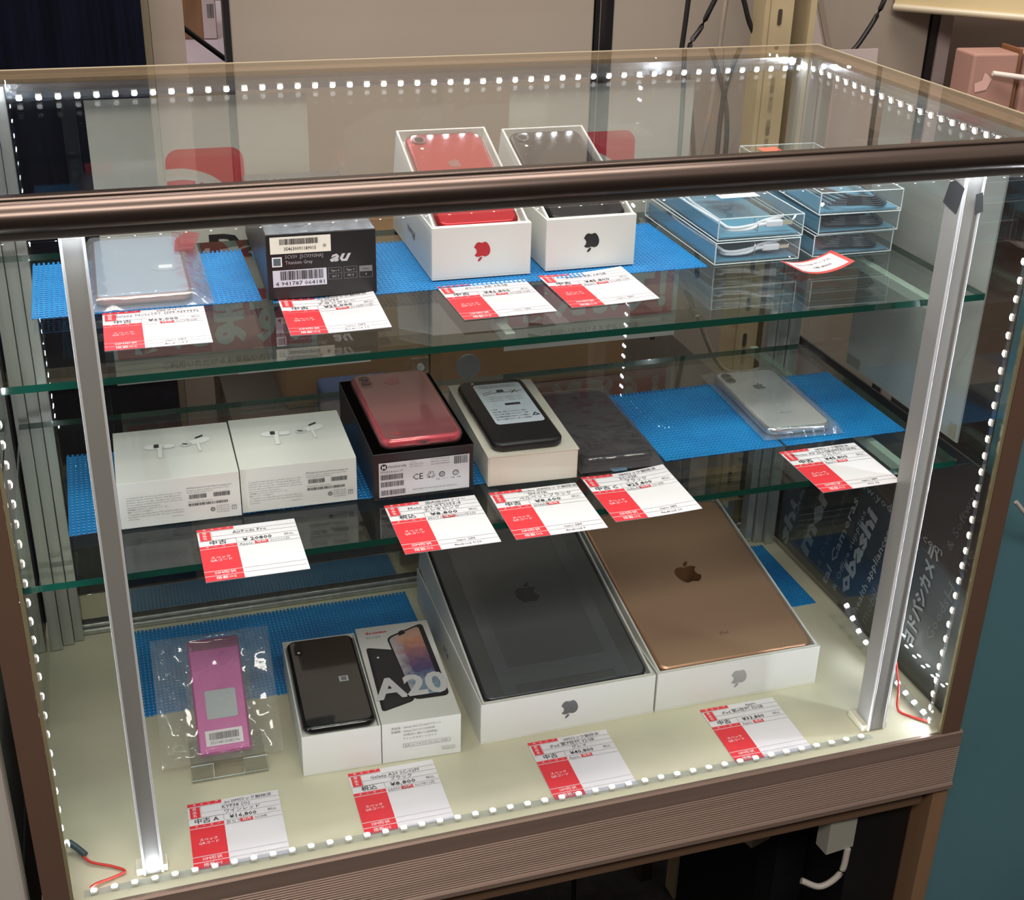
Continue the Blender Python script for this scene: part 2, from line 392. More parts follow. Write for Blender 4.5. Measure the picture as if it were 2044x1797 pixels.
def wire(pts, r, m, lab, name='wire', cat='wire', group=None):
    q = MB(); q.tube(bez(pts, 8), r, m); return tag(q.build(name), lab, cat, group)
REDW = mat('red_wire_skin', (206, 60, 50), .4)
wire([(.028, .064, .006), (.036, .050, .004), (.054, .040, .003), (.064, .031, .003), (.053, .026, .003), (.041, .022, .004), (.036, .017, .006)], .0012, REDW, 'red wire with grey plug on the floor in the left corner', 'red_wire')
q = MB(); q.tube([(.020, .070, .012), (.026, .066, .008), (.033, .057, .006)], .0028, mat('grey_connector', (60, 76, 84), .5)); tag(q.build('wire_connector'), 'grey plug joining strip and red wire in the left corner', 'connector')
wire([(.818, .047, .062), (.826, .046, .030), (.828, .043, .004), (.836, .030, .0025), (.845, .016, .005)], .0013, REDW, 'red wire hanging by the right upright down to the strip', 'red_wire')

# =================================================================== BLUE MATS
def mesh_mat(x0, x1, y0, y1, z, lab, skew=0., px=.0042, py=.0052, wob=0., rw=.0026, rx=.0024):
    q = MB(); nx = int((x1 - x0) / px); ny = int((y1 - y0) / py); pass
    def hz(x): return z + wob * (1 + math.sin(x * 21 + .6))
    for j in range(ny):
        y = y0 + j * py; seg = 10
        for k in range(seg):
            xa = x0 + (nx - 1) * px * k / seg; xb = x0 + (nx - 1) * px * (k + 1) / seg
            q.add([(xa, y, hz(xa) + .0002), (xb, y, hz(xb) + .0002), (xb, y + rw, hz(xb) + .0002), (xa, y + rw, hz(xa) + .0002),
                   (xa, y + .0006, hz(xa) + .0009), (xb, y + .0006, hz(xb) + .0009), (xb, y + rw - .0006, hz(xb) + .0009), (xa, y + rw - .0006, hz(xa) + .0009)],
                  [(4, 5, 6, 7), (0, 1, 5, 4), (2, 3, 7, 6)], MATB)
    for i in range(nx):
        x = x0 + i * px; zz = hz(x); e = (random.random() - .3) * .0012
        sk = skew * i / nx
        q.add([(x, y0 - e, zz), (x + rx, y0 - e, zz), (x + rx + sk, y1 + e, zz), (x + sk, y1 + e, zz),
               (x + .0006, y0 - e, zz + .0010), (x + rx - .0006, y0 - e, zz + .0010), (x + rx - .0006 + sk, y1 + e, zz + .0010), (x + .0006 + sk, y1 + e, zz + .0010)],
              [(4, 5, 6, 7), (0, 1, 5, 4), (3, 7, 6, 2), (0, 4, 7, 3), (1, 2, 6, 5)], MATB)
    return tag(q.build('mesh_mat'), lab, 'mat', 'blue mesh mats')
mesh_mat(.045, .238, .2095, .3535, Z1, 'blue mesh mat under the grey phone on the upper shelf')
mesh_mat(.2405, .650, .2005, .3445, Z1, 'long blue mesh mat under the boxes on the upper shelf')
mesh_mat(.053, .498, .1425, .2945, Z2, 'blue mesh mat under the two white earphone boxes', rw=.0034, rx=.0030)
mesh_mat(.590, .7165, .1403, .2943, Z2, 'blue mesh mat left of the silver phone on the middle shelf', wob=.0002, rw=.0034, rx=.0030)
mesh_mat(.7180, .8525, .1403, .2940, Z2, 'blue mesh mat at the right end of the middle shelf', rw=.0034, rx=.0030)
mesh_mat(.091, .401, .2440, .3980, .0003, 'blue mesh mat behind the pink phone on the floor board', rw=.0040, rx=.0032)
mesh_mat(.775, .8515, .2480, .3840, .0003, 'blue mesh mat beside the gold tablet box', rw=.0040, rx=.0032)

# =================================================================== PRICE CARDS
def price_card(x, y, z, rz, lab, L1='', L2='', L3='', grade='中古', price='', maker='', date='', b1='nano SIM', b2='', bend=0., fade=None):
    cw, ch = .082, .0845; q = MB()
    V = lambda t: ch * (1 - t); U = lambda t: cw * t; nu = 10
    q.rect(0, cw, 0, ch, PAPER, .0005, nu); q.rect(0, cw, 0, ch, PAPER, .0001, nu)
    def rr(u0, u1, v0, v1, m, off=.0007): q.rect(U(u0), U(u1), V(v1), V(v0), m, off, max(1, int(nu * (u1 - u0)) + 1))
    rr(0, .37, 0, .05, RED); rr(.02, .13, .066, .234, RED); rr(0, .37, .343, .392, RED); rr(0, .37, .402, .815, RED); rr(0, .37, .825, .900, RED); rr(0, .37, .910, 1, RED)
    rr(.545, .68, .350, .402, RED)
    for v in (.088, .163, .240, .335, .403, .825, .903):
        u0 = .38 if v > .3 else (.14 if v > .1 else .37)
        rr(u0, .995, v, v + .005, LINE)
    rr(0, .37, .240, .245, LINE); rr(.37, .375, .240, .335, LINE); rr(.0, .37, .060, .064, LINE); rr(.135, .139, .066, .234, LINE)
    T = lambda t, u, v, h, m, **k: q.text(t, U(u), V(v), h, m, .0010, **k)
    for i, c in enumerate('キャリア'): T(c, .06 + .08 * i, .042, .0026, WHITET)
    for i, c in enumerate('メーカー'): T(c, .06 + .08 * i, .384, .0024, WHITET)
    for i, c in enumerate('商品名'): T(c, .05, .112 + .052 * i, .0028, WHITET)
    T('スペック', .185, .60, .0030, WHITET, al='C'); T('QRコード', .185, .65, .0030, WHITET, al='C')
    T('SIM形状', .2, .885, .0036, WHITET, al='C'); T('搭載OS', .2, .975, .0036, WHITET, al='C'); T('発売', .612, .395, .0030, WHITET, al='C')
    if L1: T(L1, .66, .075, .0036, DGREY, al='C')
    if L2: T(L2, .52, .152, .0042, DGREY, al='C')
    if L3: T(L3, .58, .228, .0040, DGREY, al='C')
    T(grade, .19, .322, .0054, BLACKT, al='C', bold=.006); T(price, .58, .325, .0050, BLACKT, al='C', bold=.008, w=.024); T('税込', .90, .310, .0030, GREYT, al='C')
    if maker: T(maker, .39, .398, .0034, GREYT)
    if date: T(date, .70, .394, .0028, GREYT)
    if b1: T(b1, .66, .888, .0032, DGREY, al='C')
    if b2: T(b2, .66, .970, .0032, DGREY, al='C')
    if bend:
        for v in q.v: v.z += bend * (1 - math.cos((v.x / cw - .35) * 2.1)) * (.35 + .65 * v.y / ch)
    o = q.build('price_card'); o.location = (x, y, z + .0002); o.rotation_euler = (0, 0, rz)
    return tag(o, lab, 'price card', 'red and white price cards')
price_card(.0992, .1235, Z1, -.015, 'price card reading ¥69,000 in front of the bagged grey phone', 'SIMフリー', 'Galaxy Note10+ (SM-N975F)', '', '中古', '¥69,000', '', '2019年8月', 'nano SIM', 'Android 9')
price_card(.2422, .1200, Z1, -.03, 'price card in front of the black phone box with barcode sticker', 'au SIMロック解除済', 'SCV39', 'チタングレー', '中古', '¥25,000', '', '2018年10月', 'nano SIM', 'Android 10', bend=.004)
price_card(.3867, .1205, Z1, .02, 'price card reading ¥46,800 in front of the boxed red phone', '', 'iPhone XR 64GB', '', '中古', '¥46,800', 'Apple', '2018年10月', 'nano SIM', '')
price_card(.4836, .1255, Z1, .03, 'price card reading ¥45,800 in front of the boxed black phone', '', 'iPhone XR 64GB', '', '中古', '¥45,800', 'Apple', '2018年10月', 'nano SIM', '', bend=.0035)
price_card(.1540, .0385, Z2, -.008, 'handwritten price card reading ¥20,800 below the earphone boxes', '', 'AirPods Pro', '', '中古', '¥ 20800', 'Apple', '2019/10月', '', '')
price_card(.3145, .0390, Z2, -.012, 'price card reading ¥8,800 below the pink phone', '国内版SIMフリー', 'Moto e6s XT2053-4', 'エレキピンク', '税込', '¥8,800', 'MOTOROLA', '2020年3月', 'nano SIM', 'Android 9/10')
price_card(.4095, .0375, Z2, -.012, 'price card reading ¥8,600 below the black phone with sticker', 'docomo (SIMロック解除済)', 'SH-01K', 'ベルベットブラック', '中古', '¥8,600', 'SHARP', '', 'nano SIM', 'Android 9')
price_card(.5015, .0430, Z2, .015, 'price card reading ¥25,800 below the dark phone in a clear bag', 'SIMロック解除済', 'SC-02K', 'ブラック', '中古 C', '¥25,800', 'GALAXY', '2018年', 'nano SIM', 'Android 10', bend=.004)
price_card(.7035, .0440, Z2, 0., 'price card reading ¥45,800 in front of the silver phone', 'SIMロック解除済', 'iPhone XS 256GB(MTE12J/A)', 'シルバー', '中古', '¥45,800', 'Apple', '', 'nano SIM', 'iOS 13')
price_card(.1205, .0175, 0, -.02, 'price card reading ¥16,800 in front of the magenta flip phone', 'au SIMロック解除済', 'KYF38 (O)', 'ワインレッド', '中古 A', '¥16,800', '京セラ', '2018年', '', '')
price_card(.2695, .0190, 0, -.012, 'price card reading ¥8,800 in front of the white phone boxes', '', 'Galaxy A20 SC-02M', 'ブラック', '税込', '¥8,800', 'SAMSUNG', '2019年11月', '', '')
price_card(.4470, .0150, 0, -.008, 'faded price card in front of the grey tablet box', 'SIMロック解除済', 'iPad 第7世代 32GB', 'グレイ', '中古', '¥40,800', 'Apple', '', '', '')
price_card(.6325, .0165, 0, -.008, 'price card nearest the right upright, in front of the gold tablet box', 'Apple', 'iPad 第6世代 32GB', '', '中古', '¥33,800', 'Apple', '', '', '')
q = MB()
q.rect(0, .060, 0, .036, mat('coral_border', (236, 92, 86), .55), .0004, 10); q.rect(.004, .056, .0035, .0325, PAPER, .0008, 10)
q.text('Micro USB ケーブル', .030, .022, .0034, GREYT, .0012, al='C'); q.text('1本 ¥300', .034, .012, .0040, DGREY, .0012, al='C')
for v in q.v: v.z += 6.5 * (v.x - .026) ** 2
o = q.build('price_tag'); o.location = (.7190, .1530, Z1 + .0002); o.rotation_euler = (0, 0, .14)
tag(o, 'small curled tag with a red border in front of the clear boxes', 'price tag')

# =================================================================== NESTED WHITE BOXES WITH TILTED TRAY
def nested(x, y, z, rz, w, d, h, t, tw, tl, th, lab, name='phone_box', emb=DGREY, eh=.018, side=None, grp=None):
    root = thing(name, (x, y, z), rz, lab, 'box', grp); wl = .0016; q = MB()
    q.box(0, w, 0, d, 0, wl, WHITE); q.bbox(0, w, 0, wl, wl, h, WHITE, .0005); q.bbox(0, w, d - wl, d, wl, h, WHITE, .0005)
    q.bbox(0, wl, wl, d - wl, wl, h, WHITE, .0005); q.bbox(w - wl, w, wl, d - wl, wl, h, WHITE, .0005)
    q.M = at(0, 0, 0, FRONT); emblem(q, w * .5, h * .5, eh, emb, .0003, flip=True)
    if side:
        q.M = at(0, 0, 0, SIDE); q.text(side, -d * .5, h * .5, .0085, DGREY, .0003, al='C', rot=PI)
    q.build('lid', root)
    tr = MB(); M = Matrix.Translation(((w - tw) / 2, wl + .0004, h)) @ Matrix.Rotation(t, 4, 'X'); tr.M = M
    ww = .0022; dp = .0105
    tr.bbox(0, tw, 0, ww, -th, 0, WHITE, .0006); tr.bbox(0, tw, tl - ww, tl, -th, 0, WHITE, .0006)
    tr.bbox(0, ww, ww, tl - ww, -th, 0, WHITE, .0006); tr.bbox(tw - ww, tw, ww, tl - ww, -th, 0, WHITE, .0006)
    tr.box(ww, tw - ww, ww, tl - ww, -dp - .002, -dp, WHITE); tr.build('tray', root)
    # frame of the tray floor, in world space
    Mw = Matrix.Translation((x, y, z)) @ Matrix.Rotation(rz, 4, 'Z') @ M @ Matrix.Translation((0, 0, -dp))
    return root, Mw, (tw, tl, dp)
A, MA, SA = nested(.3839, .2180, Z1 + .0022, -.018, .0919, .165, .048, .325, .0885, .1605, .048, 'open white box with red fruit emblem holding a red phone', emb=mat('emblem_red', (176, 36, 44), .4), side='iPhone')
Bx, MB_, SB = nested(.4914, .2195, Z1 + .0022, -.0045, .0871, .160, .048, .319, .0845, .1555, .048, 'open white box with black fruit emblem holding a black phone', emb=mat('emblem_black', (30, 30, 32), .4), side='iPhone')
G, MG, SG = nested(.4037, .1122, 0., -.0027, .1824, .260, .0465, .186, .1785, .2540, .044, 'large open white box holding the dark grey tablet', 'tablet_box', emb=mat('emblem_grey', (108, 110, 112), .35, .4), eh=.021, side='iPad')
Fb, MF, SF = nested(.5884, .1120, 0., -.0009, .1830, .260, .0465, .171, .1795, .2550, .044, 'large open white box holding the gold tablet', 'tablet_box', emb=mat('emblem_silver', (168, 168, 166), .35, .5), eh=.021)

def phone(name, w, l, t, r, body, back, M=None, loc=None, rz=0., lab='', cat='phone', bev=None, grp=None):
    o = thing(name, (0, 0, 0), 0, lab, cat, grp)
    if M is not None: o.matrix_world = M
    else: o.location = loc; o.rotation_euler = (0, 0, rz)
    q = MB(); q.rplate(0, w, 0, l, .0001, t, r, bev or t * .42, body, 6, back); q.build('body', o)
    return o
def ring_cam(o, x, y, z, r, m1=None, hz=.0008):
    MB().cyl(x, y, z, z + hz, r, m1 or BLACKP).cyl(x, y, z + hz, z + hz + .0002, r * .62, mat('lens_glass', (10, 12, 20), .05, 0, .8)).build('camera_lens', o)
def flash(o, x, y, z, r=.0016): MB().cyl(x, y, z, z + .0003, r, mat('flash_lens', (240, 232, 214), .3)).build('flash', o)

Mx = MA @ Matrix.Translation((.0065, .0045, .0005))
rp = phone('smartphone', .0757, .1509, .0083, .0105, mat('red_metal_edge', (150, 30, 36), .3, .6), mat('red_glass_back', (158, 26, 36), .12, 0, .6, coat=.6), Mx, lab='red phone lying face down in its tilted white tray', bev=.003)
ring_cam(rp, .0125, .1385, .0083, .0068, mat('dark_red_ring', (96, 30, 34), .3, .5), .0012); flash(rp, .0125, .1245, .0083)
q = MB(); q.M = at(0, 0, .0083); emblem(q, .0378, .098, .014, mat('mirror_emblem', (196, 150, 150), .15, .8), .0002); q.text('iPhone', .0378, .033, .004, mat('mirror_emblem'), .0002, al='C'); q.build('emblem', rp)
Mx = MB_ @ Matrix.Translation((.0048, .0025, .0005))
bp_ = phone('smartphone', .0745, .1480, .0083, .0105, mat('black_metal_edge', (30, 30, 32), .3, .6), mat('black_glass_back', (26, 27, 30), .12, 0, .6, coat=.6), Mx, lab='black phone lying face down in its tilted white tray', bev=.003)
ring_cam(bp_, .0125, .1365, .0083, .0066, mat('black_metal_edge'), .0012); flash(bp_, .0125, .1225, .0083)
q = MB(); q.M = at(0, 0, .0083); emblem(q, .0372, .096, .013, mat('dark_mirror', (90, 90, 94), .15, .9), .0002); q.build('emblem', bp_)
gt = phone('tablet', .1710, .2465, .0072, .0100, mat('grey_tablet_edge', (74, 78, 82), .35, .7), mat('grey_tablet_back', (96, 98, 98), .45, .5), MG @ Matrix.Translation((.0037, .0037, .0028)), lab='dark grey tablet in a clear protective sleeve, tilted in its box', cat='tablet', bev=.0028)
q = MB(); q.M = at(0, 0, .0072); emblem(q, .0855, .138, .030, mat('grey_mirror_emblem', (52, 55, 58), .2, .8), .0002); q.text('iPad', .0855, .030, .0042, GREYT, .0002, al='C'); q.build('emblem', gt)
ring_cam(gt, .014, .232, .0072, .0045)
SL = SLEEVE
q = MB(); q.rect(.020, .151, .026, .240, clear('sleeve_thin', (238, 240, 241), 1.45, rough=.22, haze=.10, hazecol=(150, 154, 158)), .0076)
for a in (.020, .137): q.rect(a, a + .014, .001, .244, SL, .0079)
q.rect(.034, .137, .012, .036, SL, .0078); q.build('protective_sleeve', gt)
gd = phone('tablet', .1725, .2480, .0072, .0100, mat('gold_tablet_edge', (206, 160, 130), .3, .7), mat('gold_tablet_back', (170, 138, 112), .45, .35), MF @ Matrix.Translation((.0036, .0036, .0028)), lab='gold tablet lying face down in its tilted white box', cat='tablet', bev=.0028)
q = MB(); q.M = at(0, 0, .0072); emblem(q, .0862, .134, .034, mat('bronze_mirror_emblem', (122, 92, 68), .08, .95), .0002); q.text('iPad', .0862, .034, .0045, mat('bronze_print', (120, 86, 66), .5), .0002, al='C', bold=.02); q.build('emblem', gd)

# =================================================================== UPPER SHELF: BLACK BOX
bb = thing('phone_box', (.2367, .2019, Z1 + .0025), -.0286, 'black phone box with a white barcode sticker and silver letters', 'box')
q = MB(); q.bbox(0, .0932, 0, .195, 0, .0570, BLACKBOX, .0005)
q.M = at(0, 0, .057, TOP); q.rect(.001, .0922, .001, .194, mat('glossy_box_top', (74, 80, 86), .22, .1, .6, coat=.4), .0002); q.text('au', .020, .166, .014, mat('silver_print', (196, 198, 202), .3, .4), .0004, shear=.35, bold=.02)
q.M = at(0, 0, 0, FRONT); SILV = mat('silver_print')
q.text('SCV39  [SCV39SHA]', .0155, .0358, .0032, SILV, .0007, w=.032); q.text('Titanium Gray', .0155, .0308, .0032, SILV, .0007, w=.023)
q.rect(.0045, .0128, .0290, .0375, WHITET, .0007); q.rect(.0056, .0117, .0301, .0364, mat('swatch_grey', (84, 98, 108), .5), .0009)
q.text('au', .0530, .0310, .0098, mat('silver_bright', (214, 214, 216), .3, .3), .0007, shear=.4, bold=.03, w=.0185)
for i, (a, c) in enumerate((('Type C', 'QC 1'), ('Type C', 'PD 3'), ('Sense', '4'))):
    u = .0515 + .0133 * i; m_ = mat('box_outline', (120, 120, 122), .4)
    for u0, u1, v0, v1 in ((u, u + .0115, .0150, .0153), (u, u + .0115, .0202, .0205), (u, u + .0115, .0253, .0256), (u, u + .0003, .0150, .0256), (u + .0112, u + .0115, .0150, .0256)): q.rect(u0, u1, v0, v1, m_, .0007)
    if i == 2: q.rect(u, u + .0115, .0205, .0256, m_, .0007)
    q.text(a, u + .0058, .0220, .0018, SILV if i < 2 else BLACKT, .0009, al='C'); q.text(c, u + .0058, .0170, .0019, SILV, .0009, al='C')
q.build('carton', bb)
q = MB(); q.M = at(0, 0, 0, FRONT); q.rect(.0035, .0545, .0402, .0548, mat('sticker_ivory', (236, 232, 218), .5), .0006); q.bars(.0115, .0445, .0480, .0530, BLACKT, 44, .0009, 5); q.text('354630091189015', .0150, .0428, .0032, BLACKT, .0009, w=.027, bold=.01); q.text('*', .0475, .0415, .0060, BLACKT, .0009); q.build('sticker', bb)['label'] = 'ivory barcode sticker'
q = MB(); q.M = at(0, 0, 0, FRONT); q.rect(.0045, .0500, .0110, .0258, mat('sticker_lilac', (206, 208, 222), .5), .0006); q.bars(.0110, .0475, .0170, .0250, BLACKT, 44, .0009, 9); q.text('4 941787 064181', .0065, .0122, .0036, BLACKT, .0009, w=.0415); q.build('sticker', bb)['label'] = 'pale lilac barcode sticker'

# =================================================================== PLASTIC BAGS
def bag(name, M, w, l, dev, m, lab, seed=1, amp=.0016, grp=None, n=30):
    """flat pouch w x l around a device box dev=(x0,x1,y0,y1,t)"""
    q = MB(); nx, ny = n, int(n * l / w)
    x0, x1, y0, y1, t = dev; vs = []; r = Vector((seed * 3.1, seed * 1.7, 0))
    def h(x, y):
        dx = max(x0 - x, 0, x - x1); dy = max(y0 - y, 0, y - y1); d = math.hypot(dx, dy)
        f = math.exp(-(d / .009) ** 1.3); e = min(x, w - x, y, l - y) / .004
        nz = 1.3 * noise.noise(Vector((x * 42, y * 16, 0)) + r) + .3 * noise.noise(Vector((x * 120, y * 80, 3)) + r)
        k = (.35 if d == 0 else 1.6)
        return max(.0009, (t + .0010) * f + amp * k * abs(nz) + .0006) * min(1, max(0, e)) + .0006
    for j in range(ny + 1):
        for i in range(nx + 1):
            x = w * i / nx; y = l * j / ny; ex = .0012 * noise.noise(Vector((x * 90, y * 90, 9)) + r)
            vs.append((x + ex, y + ex, h(x, y)))
    fs = [(j * (nx + 1) + i, j * (nx + 1) + i + 1, (j + 1) * (nx + 1) + i + 1, (j + 1) * (nx + 1) + i) for j in range(ny) for i in range(nx)]
    q.add(vs, fs, m, True)
    q.add([(v[0], v[1], .0003) for v in (vs[0], vs[nx], vs[-1], vs[-1 - nx])], [(0, 1, 2, 3)], m)
    fr = [(0, 0), (w, 0), (w, l), (0, l), (0, 0)]
    o = q.build(name); o.matrix_world = M; tag(o, lab, 'plastic bag', grp)
    return o
def mtx(x, y, z, rz=0., tx=0.): return Matrix.Translation((x, y, z)) @ Matrix.Rotation(rz, 4, 'Z') @ Matrix.Rotation(tx, 4, 'X')
ZM = .0030
nt = phone('smartphone', .0800, .1640, .0080, .0095, mat('bronze_edge', (150, 120, 116), .3, .7), mat('pale_blue_back', (150, 166, 184), .3, .2, coat=.3), None, (.0955, .2140, Z1 + ZM + .0006), -.01, 'pale grey-blue phone with a small centre sensor, inside a clear bag', bev=.003)
q = MB(); q.M = at(0, 0, .0080); q.rplate(.050, .074, .0600, .0800, .0, .0006, .0095, .0003, mat('pale_ring', (150, 164, 176), .3), 6); q.rplate(.056, .068, .0655, .0745, .0006, .0010, .002, .0002, mat('white_pad', (226, 230, 232), .4), 4); q.build('sensor', nt)
bag('plastic_bag', mtx(.0880, .2040, Z1 + ZM, -.01), .1030, .188, (.0075, .0875, .010, .174, .0086), BAGM, 'cloudy plastic bag around the pale phone on the upper shelf', 2)
q = MB(); q.M = mtx(.1690, .3160, Z1 + .0150, -.15)
pts = [(0, 0), (.016, .004), (.020, .052), (.006, .060), (-.002, .03)]
q.prism(pts, 0, .0008, clear('red_tape_strip', (246, 222, 222), 1.5, rough=.1, haze=.09, hazecol=(216, 160, 164), bump=.4, scale=40)); tag(q.build('tape_strip'), 'faded red tape strip on the cloudy bag', 'tape')

# =================================================================== MIDDLE SHELF
def bud_box(x, y, rz, h, lab):
    root = thing('earphone_box', (x, y, Z2 + .0022), rz, lab, 'box', 'white earphone boxes'); q = MB()
    q.bbox(0, .0995, 0, .1000, 0, h, WHITE, .0004); q.M = at(0, 0, 0, FRONT)
    LT = ['Compatible with iOS devices, iPadOS devices, or Mac', 'with the latest software. Works with Bluetooth.', 'Includes silicone ear tips, charging case and cable.', 'Do not dispose of with household waste. Please read', 'important safety information.', '対応機器: iOSデバイス、iPadOSデバイス、Mac', '最新ソフトウェアが必要です。', 'Compatible con dispositivos iOS y iPadOS, Mac con', 'el software más reciente. No desechar con basura', 'doméstica.']
    for i, s_ in enumerate(LT): q.text(s_, .0065, .0282 - .00225 * i, .00115, GREYT, .0006, w=.045 * min(1, len(s_) / 48) if ord(s_[0]) < 200 else None)
    q.text('MWP22J/A AirPods Pro with Wireless Charging Case', .0555, .0312, .0014, DGREY, .0006, w=.037); q.text('Designed by Apple in California  Assembled in China', .0555, .0290, .0012, GREYT, .0006, w=.035); q.text('Model A2083 A2084 A2190', .0555, .0270, .0012, GREYT, .0006, w=.022)
    q.bars(.0570, .0715, .0215, .0255, DGREY, 26, .0006, 3); q.bars(.0770, .0910, .0215, .0255, DGREY, 26, .0006, 4); q.bars(.0560, .0890, .0148, .0172, DGREY, 40, .0006, 8); q.text('Material No. 603-02141', .0560, .0184, .0011, GREYT, .0006, w=.020)
    pts = [(.0757 + .0019 * math.cos(a * PI / 8), .0095 + .0019 * math.sin(a * PI / 8)) for a in range(16)]; q.poly(pts, DGREY, .0006); q.text('◎', .0757, .0085, .002, WHITET, .0008, al='C')
    for i in range(4): q.text(('R 204-190132', 'R 204-190133', 'R 209-J00241', 'D190142001')[i], .0790, .0118 - .0020 * i, .0011, DGREY, .0006, w=.0105)
    for u0, u1, v0, v1 in ((.0915, .0955, .0110, .0113), (.0915, .0955, .0073, .0076), (.0915, .0918, .0073, .0113), (.0952, .0955, .0073, .0113)): q.rect(u0, u1, v0, v1, DGREY, .0006)
    q.text('プ', .0935, .0082, .0022, DGREY, .0006, al='C'); q.text('A1883-16790-A', .0420, .0068, .0010, GREYT, .0006, w=.009)
    # printed picture of the two earbuds on the lid
    q.M = at(0, 0, h, TOP); S1 = mat('bud_shade', (198, 198, 196), .5); S2 = mat('bud_white', (236, 236, 234), .4); S3 = mat('bud_grille', (56, 56, 54), .5)
    el = lambda cx, cyy, a, b_, r=0: [(cx + a * math.cos(k * PI / 12) * math.cos(r) - b_ * math.sin(k * PI / 12) * math.sin(r), cyy + a * math.cos(k * PI / 12) * math.sin(r) + b_ * math.sin(k * PI / 12) * math.cos(r)) for k in range(24)]
    q.poly(el(.034, .0625, .0095, .0058), S1, .0002); q.poly(el(.034, .0632, .0088, .0050), S2, .0003); q.poly(el(.0455, .0610, .0060, .0045), S1, .0004); q.poly(el(.0460, .0618, .0050, .0036), S2, .0005)
    q.poly([(.0360, .062), (.0410, .062), (.0400, .0395), (.0355, .0395)], S1, .0005); q.poly([(.0365, .062), (.0405, .062), (.0394, .0405), (.0359, .0405)], S2, .0006); q.poly([(.0335, .0600), (.0378, .0600), (.0378, .0670), (.0335, .0670)], S3, .0007)
    q.poly(el(.0720, .0660, .0110, .0062, .35), S1, .0002); q.poly(el(.0725, .0667, .0102, .0052, .35), S2, .0003); q.poly(el(.0610, .0610, .0055, .0040, .2), S1, .0004); q.poly(el(.0600, .0625, .0028, .0010, -.5), S3, .0006)
    q.poly([(.0690, .063), (.0728, .063), (.0735, .0450), (.0705, .0450)], S1, .0004); q.poly([(.0695, .063), (.0722, .063), (.0728, .0460), (.0710, .0460)], S2, .0005); q.poly([(.0690, .0700), (.0765, .0750), (.0760, .0775), (.0695, .0735)], S3, .0007)
    q.build('carton', root); return root
bud_box(.0951, .1383, -.0146, .0425, 'left white box printed with two white earbuds')
bud_box(.1957, .1403, -.0200, .0420, 'right white box printed with two white earbuds, beside the pink phone')

mx = thing('phone_box', (.3087, .1316, Z2 + .0022), -.0103, 'black box with a white maker label under the pink phone', 'box')
BHM = .0452
q = MB(); q.bbox(0, .0901, 0, .1629, 0, BHM, BLACKBOX, .0006); q.rplate(-.0004, .0905, -.0006, .1632, BHM - .0012, BHM, .0008, .0004, BLACKBOX, 2); q.build('carton', mx)
q = MB(); q.M = at(0, 0, 0, FRONT); q.rect(.0045, .0860, .0030, .0365, mat('label_grey_white', (206, 208, 212), .5), .0007)
q.poly([(.0090 + .0030 * math.cos(a * PI / 10), .0325 + .0030 * math.sin(a * PI / 10)) for a in range(20)], BLACKT, .0009); q.text('M', .0090, .0308, .0034, WHITET, .0011, al='C', bold=.02)
q.text('motorola', .0132, .0312, .0030, DGREY, .0009, w=.0155); q.text('XT2053-4 moto e⁶ˢ', .0060, .0268, .0018, DGREY, .0009, w=.0200)
for i, s_ in enumerate(('Colour:', 'Elekt Pink / Max', 'エレキピンク')): q.text(s_, .0320, .0345 - .0024 * i, .0014, GREYT, .0009)
for i, s_ in enumerate(('XT2053 PAKE0001JP', 'IMEI 354610110482207', 'S/N ZY2278BXQ4')): q.text(s_, .0510, .0345 - .0024 * i, .0014, GREYT, .0009, w=.017)
q.bars(.0720, .0850, .0282, .0358, DGREY, 24, .0009, 11)
for i, (u1, v) in enumerate(((.0265, .0200), (.0265, .0130), (.0285, .0048))): q.bars(.0060, u1, v, v + .0050, DGREY, 34, .0009, 20 + i)
q.text('CE', .0345, .0170, .0062, BLACKT, .0009, w=.0095); q.text('♻', .0510, .0175, .0052, DGREY, .0009, al='C')
for c in (.0610, .0735): q.poly([(c + .0028 * math.cos(a * PI / 8), .0195 + .0028 * math.sin(a * PI / 8)) for a in range(16)], DGREY, .0009); q.poly([(c + .0021 * math.cos(a * PI / 8), .0195 + .0021 * math.sin(a * PI / 8)) for a in range(16)], mat('label_grey_white'), .0011)
q.text('紙', .0610, .0182, .0026, DGREY, .0013, al='C'); q.text('プ', .0735, .0182, .0026, DGREY, .0013, al='C'); q.text('外装・トレイ', .0610, .0142, .0014, GREYT, .0009, al='C'); q.text('外箱・本体', .0735, .0142, .0014, GREYT, .0009, al='C')
q.text('DESIGNED BY MOTOROLA IN CHICAGO', .0345, .0068, .0014, GREYT, .0009, w=.040); q.build('maker_label', mx)
PINKC = clear('pink_case_film', (250, 238, 238), 1.5, rough=.08, haze=.12, hazecol=(200, 160, 162))
pk = phone('smartphone', .0725, .1480, .0085, .0100, mat('pink_edge', (206, 56, 82), .25, .3, coat=.5), mat('pink_back', (126, 50, 64), .2, .1, coat=.6), None, (.3180, .1355, Z2 + .0022 + BHM + .0011), -.008, 'pink phone in a clear soft case on the black box', bev=.0035)
q = MB(); q.rplate(.0055, .0170, .1180, .1420, .0085, .0094, .0052, .0003, mat('pink_camera_plate', (134, 34, 50), .25), 5); q.cyl(.0113, .1360, .0094, .0100, .0048, mat('dark_lens_ring', (70, 40, 48), .3)); q.cyl(.0113, .1252, .0094, .0100, .0048, mat('dark_lens_ring')); q.build('camera', pk)
q = MB(); q.cyl(.0365, .1270, .0085, .0092, .0076, mat('pink_ring', (176, 30, 52), .2)); q.cyl(.0365, .1270, .0092, .0094, .0060, mat('pink_pad', (150, 24, 44), .3)); q.build('fingerprint_reader', pk)
